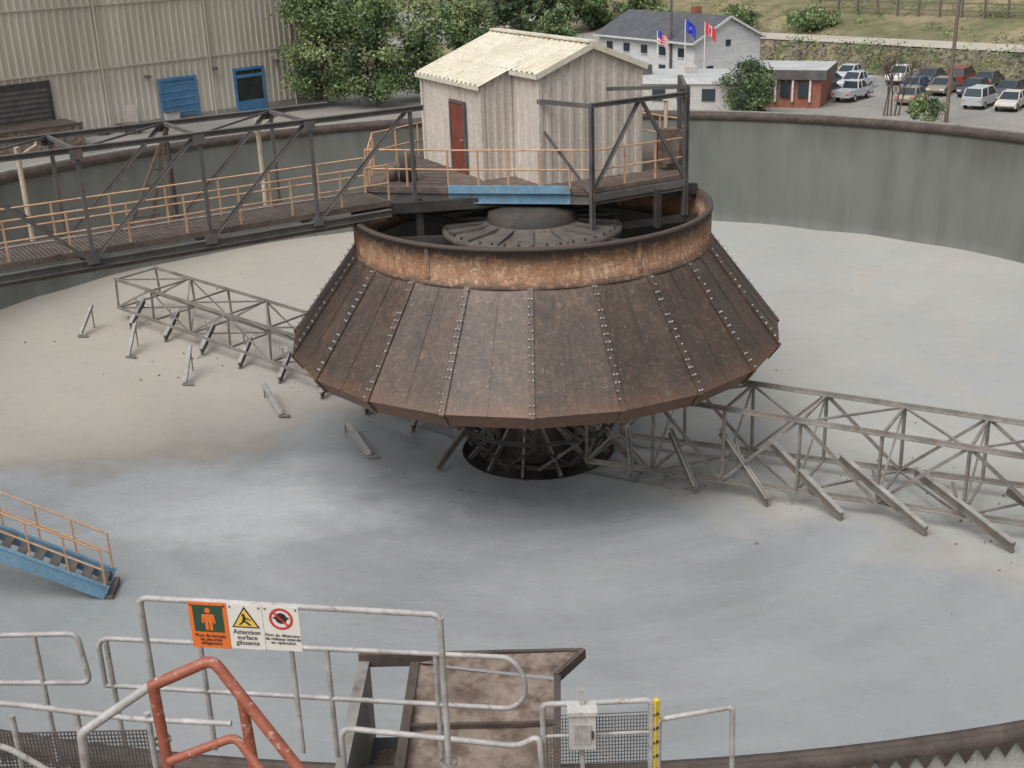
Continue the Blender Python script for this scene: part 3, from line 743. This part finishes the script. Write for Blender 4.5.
# signs
def flat(m,pts,o,X,Z,mat,off):
    N=X.cross(Z); m.add([o+X*p[0]+Z*p[1]+N*off for p in pts],[tuple(range(len(pts)))],mat)
sx=(V((Ab[0],Ab[1],0))-V((Aa[0],Aa[1],0))).normalized(); sz=V((0,0,1)); so=V((Aa[0],Aa[1],0))+V((0,-.035,0))
def text(par,s,size,o,mat,name):
    cu=bpy.data.curves.new(name,'FONT'); cu.body=s; cu.size=size; cu.align_x='CENTER'; cu.space_line=.85
    ob=bpy.data.objects.new(name,cu); scene.collection.objects.link(ob)
    N=sx.cross(sz)
    mw=Matrix(((sx.x,0,N.x,o.x),(sx.y,0,N.y,o.y),(0,1,0,o.z),(0,0,0,1)))
    cu.offset=.0006
    dg=bpy.context.evaluated_depsgraph_get(); me=bpy.data.meshes.new_from_object(ob.evaluated_get(dg))
    bpy.data.objects.remove(ob)
    me.transform(mw); me.materials.clear(); me.materials.append(mat)
    o2=bpy.data.objects.new(name,me); scene.collection.objects.link(o2); o2.parent=par
def circ(cx,cy,r,n=28): return [(cx+r*math.cos(2*pi*k/n),cy+r*math.sin(2*pi*k/n)) for k in range(n)]
def ringp(m,o,cx,cy,r1,r2,mat,off,n=28):
    N=sx.cross(sz)
    for k in range(n):
        a,b=2*pi*k/n,2*pi*(k+1)/n
        m.add([o+sx*(cx+r*math.cos(t))+sz*(cy+r*math.sin(t))+N*off for r,t in((r1,a),(r2,a),(r2,b),(r1,b))],[(0,1,2,3)],mat)
ST=4.115
for idx_,(sa,w_,h_) in enumerate(((.36,.275,.36),(.64,.245,.35),(.89,.255,.345))):
    root=empty('safety_sign'); o=so+sx*(sa); o.z=ST-h_; m=M()
    N=sx.cross(sz)
    m.frame(o+sx*w_/2+sz*h_/2,sx,N,sz,w_,.006,h_,(M_sgno,M_sgnw,M_sgnw)[idx_]); c=w_/2
    for q in(.02,w_-.02): m.cone(o+sx*q+sz*(h_-.02),o+sx*q+sz*(h_-.02)+N*.01,.007,.006,M_steel_dk,8)
    if idx_==0:
        flat(m,[(.03,.13),(w_-.03,.13),(w_-.03,h_-.02),(.03,h_-.02)],o,sx,sz,M_sgng,.005)
        flat(m,circ(c,.30,.02),o,sx,sz,M_sgno,.007); flat(m,[(c-.03,.21),(c+.03,.21),(c+.035,.272),(c-.035,.272)],o,sx,sz,M_sgno,.007)
        flat(m,[(c-.025,.145),(c-.004,.145),(c-.003,.21),(c-.028,.21)],o,sx,sz,M_sgno,.007);flat(m,[(c+.004,.145),(c+.025,.145),(c+.028,.21),(c+.003,.21)],o,sx,sz,M_sgno,.007)
        flat(m,[(c-.05,.2),(c-.036,.2),(c-.03,.27),(c-.044,.27)],o,sx,sz,M_sgno,.0075);flat(m,[(c+.036,.2),(c+.05,.2),(c+.044,.27),(c+.03,.27)],o,sx,sz,M_sgno,.0075)
        text(root,"Port du harnais\nde sécurité\nobligatoire",.035,o+sx*c+sz*.09+N*.007,M_sgnk,'lettering')
    if idx_==1:
        flat(m,[(c-.1,.17),(c+.1,.17),(c,.337)],o,sx,sz,M_sgnk,.005); flat(m,[(c-.083,.18),(c+.083,.18),(c,.318)],o,sx,sz,M_sgny,.007)
        flat(m,circ(c-.01,.27,.011),o,sx,sz,M_sgnk,.009)
        for q in ([(c-.022,.22),(c-.002,.215),(c+.008,.26),(c-.014,.26)],[(c-.022,.22),(c-.05,.195),(c-.04,.191),(c-.008,.215)],[(c-.004,.215),(c+.03,.187),(c+.042,.195),(c+.006,.227)],[(c+.002,.253),(c+.04,.237),(c+.038,.229),(c,.241)]): flat(m,q,o,sx,sz,M_sgnk,.009)
        text(root,"Attention\nsurface\nglissante",.05,o+sx*c+sz*.12+N*.006,M_sgnk,'lettering')
    if idx_==2:
        ringp(m,o,c,.25,.066,.084,M_sgnr,.006); flat(m,circ(c,.255,.042),o,sx,sz,M_sgnk,.005); flat(m,[(c-.055,.25),(c+.055,.25),(c+.055,.265),(c-.055,.265)],o,sx,sz,M_sgnk,.0055)
        flat(m,[(c-.055,.297),(c-.045,.307),(c+.055,.203),(c+.045,.193)][::-1],o,sx,sz,M_sgnr,.009)
        text(root,"Port du détecteur\nde métaux interdit\nen opération",.034,o+sx*c+sz*.11+N*.006,M_sgnk,'lettering')
    m.build('panel',root)

# ---------------------------------------------------------------- mill building (left)
mb=empty('mill_building')
d=V((.676,.737,0)).normalized(); nrm=V((d.y,-d.x,0)); O=V((-48,54.5,0)); back=-nrm
def W_(t,o=0): return O+d*t+nrm*o
m=M(); t0,t1=-35,42
m.corr(W_(t0),W_(t1),-6.4,14,.62,.09,M_mill); e2=W_(t1)+back*30;e3=W_(t0)+back*30
m.corr(W_(t1),e2,-6.4,14,.62,.09,M_mill); m.corr(e2,e3,-6.4,14,1.7,.14,M_mill); m.corr(e3,W_(t0),-6.4,14,1.7,.14,M_mill)
m.add([v3(W_(t0,.2),14),v3(W_(t1,.2),14),v3(e2,14),v3(e3,14)],[(0,1,2,3)],M_greyroof)
m.build('cladding',mb)
m=M(); m.beam(v3(W_(t0,.05),-6.7),v3(W_(t1,.05),-6.7),.3,.7,M_concrete)
m.beam(v3(W_(t0,.1),-1.6),v3(W_(t1,.1),-1.6),.1,.16,M_mill); m.beam(v3(W_(t0,.1),3.4),v3(W_(t1,.1),3.4),.1,.1,M_mill)
m.build('trim',mb)
m=M()
def panel(t,wd,z0,z1,mat,frame,slats=0,smat=None):
    m.frame(v3(W_(t,.16),(z0+z1)/2),d,nrm,V((0,0,1)),wd,.08,z1-z0,mat)
    for sg in(-1,1): m.frame(v3(W_(t+sg*(wd/2+.1),.2),(z0+z1)/2),d,nrm,V((0,0,1)),.22,.2,z1-z0+.1,frame)
    m.frame(v3(W_(t,.2),z1+.13),d,nrm,V((0,0,1)),wd+.45,.22,.24,frame)
    for k in range(slats): m.frame(v3(W_(t,.22),z0+(k+.5)*(z1-z0)/slats),d,nrm,V((0,0,1)),wd,.05,.06,smat or mat)
panel(25.4,3.3,-6.95,-3.3,M_bluedoor,M_bluedoor,6,M_blue)
panel(32.9,2.9,-6.95,-3.2,M_dark,M_bluedoor,0)
m.frame(v3(W_(32.9,.22),-6.4),d,nrm,V((0,0,1)),2.85,.06,1.0,M_bluedoor)
m.frame(v3(W_(32.9,.22),-3.7),d,nrm,V((0,0,1)),2.85,.06,.3,M_bluedoor)
panel(11.0,5.0,-5.9,-2.3,M_steel,M_steel_dk,9,M_steel_dk)
m.frame(v3(W_(20.6,.25),-5.9),d,nrm,V((0,0,1)),1.0,.12,2.1,M_hutwall)
for t_ in(4,18.5,29,38): m.tube(v3(W_(t_,.2),-6.9),v3(W_(t_,.2),13.8),.07,M_mill)
for t_ in(22.5,29.2,36): m.frame(v3(W_(t_,.4),-2.7),d,nrm,V((0,0,1)),.35,.5,.25,M_steel)
m.build('doors_and_fittings',mb)
sb=M(); sb.prism([(-28,99),(-22.4,103),(-34,122),(-42,116)],-7,6.5,M_greybox,M_greyroof)
for k in range(2): sb.box((-26.5+2.4*k,100+1.7*k,-1.0),(1.2,.2,1.4),M_glass,.62)
sb.beam((-28,98.95,.8),(-22.3,103,.8),.1,.2,M_concrete)
sb.build('annex_building')
m=M(); m.prism([(-41,57),(-35.5,62),(-38,65),(-44,60)],-7,-5.2,M_boxrust,M_weir); m.beam((-41,57,-5.15),(-35.5,62,-5.15),.3,.1,M_weir); m.build('storage_shed')
for k,(x_,y_) in enumerate([(-36,67.5),(-34.5,69),(-33.4,67.6)]):
    m=M()
    for j in range(4+k):
        for q in range(5): m.box((x_,y_-.5+.24*q,-6.9+j*.16),(1.2,.14,.03),M_boxrust)
        for q in(-.5,0,.5): m.box((x_+q,y_,-6.97+j*.16),(.1,1.2,.1),M_boxrust)
    m.build('pallet_stack')
m=M(); m.prism([(-31.6,71.4),(-30.6,72.3),(-31.2,73),(-32.2,72.1)],-7,-5.9,M_greybox); m.beam((-31.9,71.7,-5.85),(-30.9,72.6,-5.85),1.1,.08,M_steel); m.build('waste_skip')

# ---------------------------------------------------------------- office house
hs=empty('office_house')
c0=V((8,103,0));c1=V((16.6,89,0)); X_=(c1-c0).normalized();Ln=(c1-c0).length; Y_=V((-X_.y,X_.x,0)); Wd=8.6
hz0,hze,hzr=-7.1,-3.0,-1.0
m=M()
c2=c1+Y_*Wd;c3=c0+Y_*Wd; m.prism([tuple(c.xy) for c in(c0,c1,c2,c3)],hz0,hze,M_white)
for c in(c0,c1): m.add([v3(c,hze),v3(c+Y_*Wd,hze),v3(c+Y_*Wd/2,hzr)],[(0,1,2)],M_white)
m.build('walls',hs)
m=M()
a_=c0-X_*.4;b_=c1+X_*.4
for sd in(0,1):
    ed=-.5 if sd==0 else Wd+.5; zz=hze-.22
    p=[v3(a_+Y_*ed,zz),v3(b_+Y_*ed,zz),v3(b_+Y_*Wd/2,hzr+.1),v3(a_+Y_*Wd/2,hzr+.1)]; m.add(p+[q+V((0,0,.12)) for q in p],[(0,1,2,3),(4,5,6,7),(0,1,5,4),(1,2,6,5),(3,0,4,7)],M_roofdk)
for ed in(-.5,Wd+.5): m.beam(v3(b_+Y_*ed,hze-.2),v3(b_+Y_*Wd/2,hzr+.12),.08,.22,M_white)
m.beam(v3(a_+Y_*-.52,hze-.2),v3(b_+Y_*-.52,hze-.2),.06,.2,M_white)
m.box(tuple((c0+X_*11+Y_*4.6+V((0,0,-.7))).xyz),(.8,.8,1.2),M_brick,.4)
m.build('roof',hs)
m=M()
for k in range(5):
    p=c0+X_*(2.0+k*3.1)-Y_*.03; m.frame(v3(p,-4.2),X_,Y_,V((0,0,1)),1.05,.08,.85,M_glass); m.frame(v3(p,-4.7),X_,Y_,V((0,0,1)),1.25,.14,.08,M_white)
    if k%2: m.frame(v3(p,-6.0),X_,Y_,V((0,0,1)),1.05,.08,.85,M_glass)
for k in range(2):
    p=c1+Y_*(2.0+k*4.0)+X_*.03; m.frame(v3(p,-5.9),Y_,X_,V((0,0,1)),.8,.08,.8,M_glass)
m.frame(v3(c1+Y_*4.3+X_*.04,-3.4),Y_,X_,V((0,0,1)),.6,.08,.6,M_glass)
m.build('windows',hs)
m=M()
m.prism([(5.5,71),(18.2,67),(20,73),(7.5,77)],-7,-4.5,M_greybox); m.prism([(5.3,70.8),(18.4,66.8),(20.2,73.2),(7.3,77.2)],-4.5,-4.0,M_white,M_greyroof)
for k in range(6): m.box((7+2*k,70.5-.63*k,-5.4),(1.1,.12,1.0),M_glass,-.305)
m.box((10,72,-3.6),(1.2,1.0,.8),M_steel,.2);m.box((14,71.5,-3.7),(.9,.9,.6),M_greybox,.2); m.box((7.5,73,-3.8),(.5,.5,.5),M_greybox,.2)
m.build('flat_roof_building')
m=M()
m.prism([(18.8,71.5),(24.6,69.2),(27,75),(21,77.6)],-7,-4.6,M_brick); m.prism([(18.4,71.3),(24.9,68.7),(27.4,75.2),(20.9,78)],-4.6,-3.8,M_steel,M_greyroof)
for k in range(4): m.box((19.7+1.35*k,70.95-.53*k,-5.5),(.16,.2,1.9),M_white,-.38)
for k in range(3): m.box((20.4+1.4*k,70.72-.55*k,-5.4),(.8,.1,1.3),M_glass,-.38)
m.build('brick_building')

# ---------------------------------------------------------------- flags & poles
def flagpole(x_,y_,h,kind):
    m=M(); z0=float(terrain(x_,y_)); m.cone((x_,y_,z0),(x_,y_,z0+h),.08,.05,M_sgnw,8)
    fw_,fh=1.6,1.1; nx_,nz=10,8; zt_=z0+h-.05
    def P(i,j):
        u=i/nx_; return (x_+u*fw_*.6,y_-.25*math.sin(u*7)-.15*u,zt_-fh*j/nz-u*u*.75+.08*math.sin(u*9+j*.3))
    for i in range(nx_):
        for j in range(nz):
            if kind=='us': mt=M_fblue if (i<4 and j<4) else (M_fred if j%2==0 else M_fwhite)
            elif kind=='ca': mt=M_fred if (i<3 or i>6 or (i in(4,5) and 2<=j<=5)) else M_fwhite
            else: mt=M_fwhite if (i in(4,5) and j in(3,4)) else M_fblue
            m.add([P(i,j),P(i+1,j),P(i+1,j+1),P(i,j+1)],[(0,1,2,3)],mt,True)
    m.build('flagpole')
flagpole(12.4,84,5.6,'us');flagpole(14.9,83,6.6,'eu');flagpole(16.6,82,6.4,'ca')
m=M(); m.cone((14.6,92,-7),(14.6,92,7),.16,.09,M_steel,8); m.beam((14.6,92,6.8),(13.2,91.6,7.1),.1,.1,M_steel); m.box((13,91.5,7.05),(.8,.35,.15),M_steel); m.build('street_lamp')
m=M(); m.cone((32.2,60,-7),(32.4,60,5.6),.17,.12,M_pole_w,8); m.beam((31.2,60,4.9),(33.6,60,4.9),.1,.12,M_pole_w); m.build('utility_pole')
m=M(); m.cone((-9,125,-7),(-9,125,4.5),.15,.1,M_pole_w,8); m.beam((-10,125,4),(-8,125,4),.1,.12,M_pole_w); m.build('utility_pole')
m=M()
for k in range(34):
    p=sline(107,36+k*1.8); z_=float(terrain(*p)); q=sline(107,36+(k+1)*1.8); zq=float(terrain(*q))
    m.beam((p[0],p[1],z_-.2),(p[0],p[1],z_+2.3),.2,.2,M_pole_w)
    for hh in(.7,1.5,2.2): m.beam((p[0],p[1],z_+hh),(q[0],q[1],zq+hh),.1,.14,M_pole_w)
m.build('wooden_fence')

# ---------------------------------------------------------------- cars
carcols=[(214,214,216),(190,193,196),(168,172,176),(84,86,90),(112,116,122),(134,66,62),(84,106,134),(200,197,190),(130,134,138),(70,76,84),(146,136,120),(222,222,222),(205,206,208),(150,154,158)]
cm=[NT('car_paint').done(lin(*c),.3,.1) for c in carcols]
def car(x_,y_,rz,mat,kind='car'):
    m=M(); z0=float(terrain(x_,y_))+.04
    c,s=math.cos(rz),math.sin(rz)
    def T(px,py,pz): return (x_+px*c-py*s,y_+px*s+py*c,z0+pz)
    if kind=='car': body=[(-2.1,.3),(-2.15,.6),(-2.02,.86),(-1.5,.92),(1.0,.88),(1.8,.74),(2.1,.56),(2.14,.3)]; cab=[(-1.7,.9),(-1.1,1.38),(.2,1.4),(1.05,.88)]
    elif kind=='van': body=[(-2.2,.35),(-2.25,.98),(-2.1,1.04),(1.2,1.0),(2.0,.86),(2.2,.62),(2.2,.35)]; cab=[(-2.1,1.02),(-1.85,1.66),(.6,1.68),(1.45,1.0)]
    else: body=[(-2.5,.45),(-2.52,1.0),(-.7,1.01),(-.6,1.05),(1.3,1.05),(2.3,.96),(2.5,.74),(2.5,.45)]; cab=[(-.65,1.03),(-.45,1.62),(.7,1.64),(1.4,1.03)]
    W2=.84
    def ext(prof,w0,w1,mat,zlo,zhi):
        k=len(prof);vs=[]
        for sd in(-1,1):
            for (a,b) in prof:
                u=(b-zlo)/(zhi-zlo) if zhi>zlo else 0; vs.append(T(a,sd*(w0+(w1-w0)*u),b))
        m.add(vs,[tuple(range(k)),tuple(reversed(range(k,2*k)))]+[(i,k+i,k+(i+1)%k,(i+1)%k) for i in range(k)],mat)
    ext(body,W2,W2*.95,mat,.35,1.05); zl,zh=cab[0][1],cab[1][1]
    ext(cab,W2*.92,W2*.74,M_glass,zl,zh)
    r=[(cab[1][0]-.02,zh+.005),(cab[1][0]+.06,zh+.05),(cab[2][0]-.06,zh+.06),(cab[2][0]+.04,zh+.005)]
    ext(r,W2*.76,W2*.68,mat,zh,zh+.06)
    for sd in(-1,1):
        for (a,b) in((0,1),(3,2)): m.beam(T(cab[a][0],sd*W2*.91,zl),T(cab[b][0],sd*W2*.745,zh+.02),.08,.08,mat)
        mx=(cab[1][0]+cab[2][0])/2; m.beam(T(mx,sd*W2*.925,zl),T(mx,sd*W2*.755,zh+.02),.07,.07,mat)
    for wx in(-1.3,1.32):
        for sd in(-1,1):
            m.sweep([T(wx,sd*.86,.31),T(wx,sd*.66,.31)],.31,M_tire,12); m.sweep([T(wx,sd*.865,.31),T(wx,sd*.85,.31)],.18,M_greybox,10)
    fx=body[-1][0]; Cx=V((c,s,0));Cy=V((-s,c,0));Cz=V((0,0,1))
    for sd in(-1,1):
        m.frame(T(fx-.06,sd*.6,.6),Cx,Cy,Cz,.1,.32,.12,M_sgnw); m.frame(T(body[0][0]+.02,sd*.66,.72),Cx,Cy,Cz,.1,.24,.12,M_sgnr)
        m.frame(T(.85,sd*.94,.94),Cx,Cy,Cz,.1,.14,.1,mat)
    m.frame(T(fx,0,.38),Cx,Cy,Cz,.1,1.5,.14,M_steel_dk)
    m.build({'car':'parked_car','van':'parked_van','pickup':'parked_pickup_truck'}[kind])
rowd=V((.8,-.6,0)); ang0=math.atan2(.8,.6)
rows=((26.5,75.5,11),(28.5,82,11),(29.5,89,13))
for (sx_,sy_,cnt) in rows:
    for k in range(cnt):
        if random.random()<.24: continue
        x_=sx_+rowd.x*2.7*k; y_=sy_+rowd.y*2.7*k
        kind=random.choices(['car','van','pickup'],[.7,.18,.12])[0]
        car(x_+random.uniform(-.2,.2),y_+random.uniform(-.2,.2),ang0+(pi if random.random()<.5 else 0)+random.uniform(-.06,.06),random.choice(cm),kind)
m=M()
for (sx_,sy_,cnt) in rows:
    for k in range(cnt+1):
        x_=sx_+rowd.x*2.7*(k-.5);y_=sy_+rowd.y*2.7*(k-.5); m.box((x_,y_,-6.962),(5,.1,.004),M_greyroof,ang0)
m.build('parking_bay_lines')

# ---------------------------------------------------------------- trees
def leaves(m,cents,n,size,mat_list,sig=.55):
    C=np.array([c[:3] for c in cents]);R=np.array([c[3] for c in cents]); p=R**2/np.sum(R**2)
    pick=rng.choice(len(C),n,p=p); P=C[pick]+rng.normal(size=(n,3))*R[pick][:,None]*sig*np.array([1,1,.8])
    a=rng.normal(size=(n,3));a/=np.linalg.norm(a,axis=1)[:,None];b=np.cross(a,rng.normal(size=(n,3)));b/=np.linalg.norm(b,axis=1)[:,None]
    sz=size*rng.uniform(.6,1.3,n)[:,None]
    vs=np.stack([P-a*sz,P+b*sz*.55,P+a*sz,P-b*sz*.55],1).reshape(-1,3)
    o=len(m.v); m.v+=[tuple(v) for v in vs.tolist()]; ks=[m.mi(q) for q in mat_list]
    mm=pick%len(ks)
    for i in range(n): m.f.append([o+4*i,o+4*i+1,o+4*i+2,o+4*i+3]); m.m.append(ks[mm[i]]); m.sm.append(False)
def tree(name,x_,y_,h,w_,n,mats,size=.3,conic=False,low=.15,ncl=60):
    m=M(); z0=float(terrain(x_,y_))
    m.cone((x_,y_,z0-.2),(x_+.2,y_,z0+h*.55),.02*h,.009*h,M_bark,8)
    cl=[]
    for k in range(ncl):
        f=random.uniform(low,1)
        prof=(1-f)*1.0+.06 if conic else math.sin(pi*min(1,(f-low*.6)/(1.05-low*.6)))**.55
        a=random.uniform(0,6.28); rr_=w_/2*prof*random.uniform(.25,.98)
        c=(x_+rr_*math.cos(a),y_+rr_*math.sin(a),z0+h*f*.95); cr=w_*random.uniform(.07,.15)*(1.0 if not conic else .75)
        cl.append((*c,cr)); m.cone((x_+.1,y_,z0+h*f*.6),c,.008*h*.5,.01,M_bark,5)
    leaves(m,cl,n,size,mats); m.build(name)
G=[M_leaf,M_leaf,M_leafy,M_leafd];D=[M_leafd,M_leafd,M_leaf]
tree('birch_tree',-19,80,10.5,9,13000,G,.18); tree('birch_tree',-14,79,10.2,8,11000,G,.18); tree('birch_tree',-9.5,83,7.4,6,6000,G,.18)
tree('maple_tree',-4,98,5.2,6,5000,D,.2);tree('maple_tree',3.5,107,6.5,6,5000,G,.2);tree('maple_tree',-7,118,7,8,6000,G,.22)
tree('spruce_tree',18.2,66,4.3,5.2,8000,D,.12,False,low=.02)
tree('spruce_tree',-1,138,15,9,8000,D,.28,True,low=.02);tree('spruce_tree',4,142,14,9,8000,D,.28,True,low=.02);tree('maple_tree',9,140,13,8,7000,D,.28,low=.05);tree('maple_tree',15,128,9,8,6000,G,.26,low=.05)
tree('shrub',26,120,3.0,6,3000,G,.18,low=0);tree('shrub',34,114,2.2,6,3000,G,.18,low=0)
tree('shrub',30,58,2.2,3.5,2500,G,.11,low=0,ncl=24);tree('shrub',47,60,2.0,5,2500,G,.13,low=0,ncl=24);tree('shrub',41,57,1.9,6,3000,[M_leafy,M_leaf],.13,low=0,ncl=30)
m=M()
def branch(p,d_,l,r,dep):
    q=p+d_*l; m.cone(p,q,r,r*.6,M_bark,5)
    if dep==0:return
    for k in range(3 if dep>1 else 4):
        nd=(d_+V((random.uniform(-.6,.6),random.uniform(-.6,.6),random.uniform(-.1,.35)))).normalized(); branch(p.lerp(q,random.uniform(.5,1)),nd,l*random.uniform(.55,.8),r*.55,dep-1)
for k in range(5): branch(V((28.5+k*.3,64,-7)),V((random.uniform(-.25,.25),random.uniform(-.2,.2),1)).normalized(),2.3,.08,4)
m.build('bare_tree')
m=M(); cl=[]
for k in range(150):
    x_=random.uniform(-130,20); y_=random.uniform(232,290)
    z_=float(terrain(x_,y_)); hh=random.uniform(4,10)
    for q in range(4): cl.append((x_+random.uniform(-2,2),y_+random.uniform(-2,2),z_+hh*(.3+.2*q),random.uniform(1.6,3.2)))
for k in range(80):
    x_=random.uniform(14,130); s=random.uniform(110,190); p=sline(s,x_)
    if random.random()<.4: continue
    z_=float(terrain(*p)); hh=random.uniform(1,2.2)*(1+(s-108)/50)
    for q in range(3): cl.append((p[0]+random.uniform(-1.5,1.5),p[1]+random.uniform(-1.5,1.5),z_+hh*(.2+.25*q),random.uniform(.8,1.8)))
for k in range(60):
    x_=random.uniform(-60,2); y_=random.uniform(150,228); z_=-7
    for q in range(2): cl.append((x_+random.uniform(-1,1),y_,z_+.8+q,random.uniform(1,2.4)))
leaves(m,cl,72000,.44,[M_leaf,M_leafd,M_leafy],.6); m.build('distant_woods')
m=M(); cl=[]
for k in range(760):
    x_=random.uniform(14,110); s=random.choice([random.uniform(SF+13,SF+36),random.uniform(SF,SF+5)]); p=sline(s,x_); cl.append((p[0],p[1],float(terrain(*p))+.15,random.uniform(.3,1.3)))
leaves(m,cl,36000,.13,[M_leafy,M_leaf,M_leafd]); m.build('hillside_weeds')

# ---------------------------------------------------------------- camera
f,pit,yaw,rol=1197.46,*[math.radians(a) for a in(20.933,-1.25,2.041)]
Fw=V((math.sin(yaw)*math.cos(pit),math.cos(yaw)*math.cos(pit),-math.sin(pit)));Rt=V((math.cos(yaw),-math.sin(yaw),0));Up=Rt.cross(Fw)
R_=Rt*math.cos(rol)-Up*math.sin(rol);U_=Up*math.cos(rol)+Rt*math.sin(rol)
cam=bpy.data.cameras.new('camera');co=bpy.data.objects.new('camera',cam);scene.collection.objects.link(co)
cam.sensor_width=36;cam.lens=f*36/1024;cam.clip_end=2000;cam.clip_start=.1
co.matrix_world=Matrix(((R_.x,U_.x,-Fw.x,0),(R_.y,U_.y,-Fw.y,-34.01),(R_.z,U_.z,-Fw.z,8.328),(0,0,0,1)))
scene.camera=co
# ---------------------------------------------------------------- light
el,az=58,215
w=bpy.data.worlds.new("World");scene.world=w;w.use_nodes=True;nt_=w.node_tree
sky=nt_.nodes.new('ShaderNodeTexSky');sky.sky_type='NISHITA';sky.sun_disc=False;sky.sun_elevation=math.radians(el);sky.sun_rotation=math.radians(az);sky.dust_density=6;sky.air_density=1.0
hs_=nt_.nodes.new('ShaderNodeHueSaturation');hs_.inputs['Saturation'].default_value=.2
bg=nt_.nodes['Background'];bg.inputs['Strength'].default_value=.15
nt_.links.new(sky.outputs[0],hs_.inputs['Color']);nt_.links.new(hs_.outputs[0],bg.inputs['Color'])
sl_=bpy.data.lights.new('sun','SUN');sl_.energy=1.05;sl_.angle=math.radians(50);sl_.color=(1,.98,.95)
so_=bpy.data.objects.new('sun',sl_);scene.collection.objects.link(so_)
sd=V((math.sin(math.radians(az))*math.cos(math.radians(el)),math.cos(math.radians(az))*math.cos(math.radians(el)),math.sin(math.radians(el))))
so_.rotation_euler=sd.to_track_quat('Z','Y').to_euler()
scene.view_settings.view_transform='Standard';scene.view_settings.look='None';scene.view_settings.exposure=0
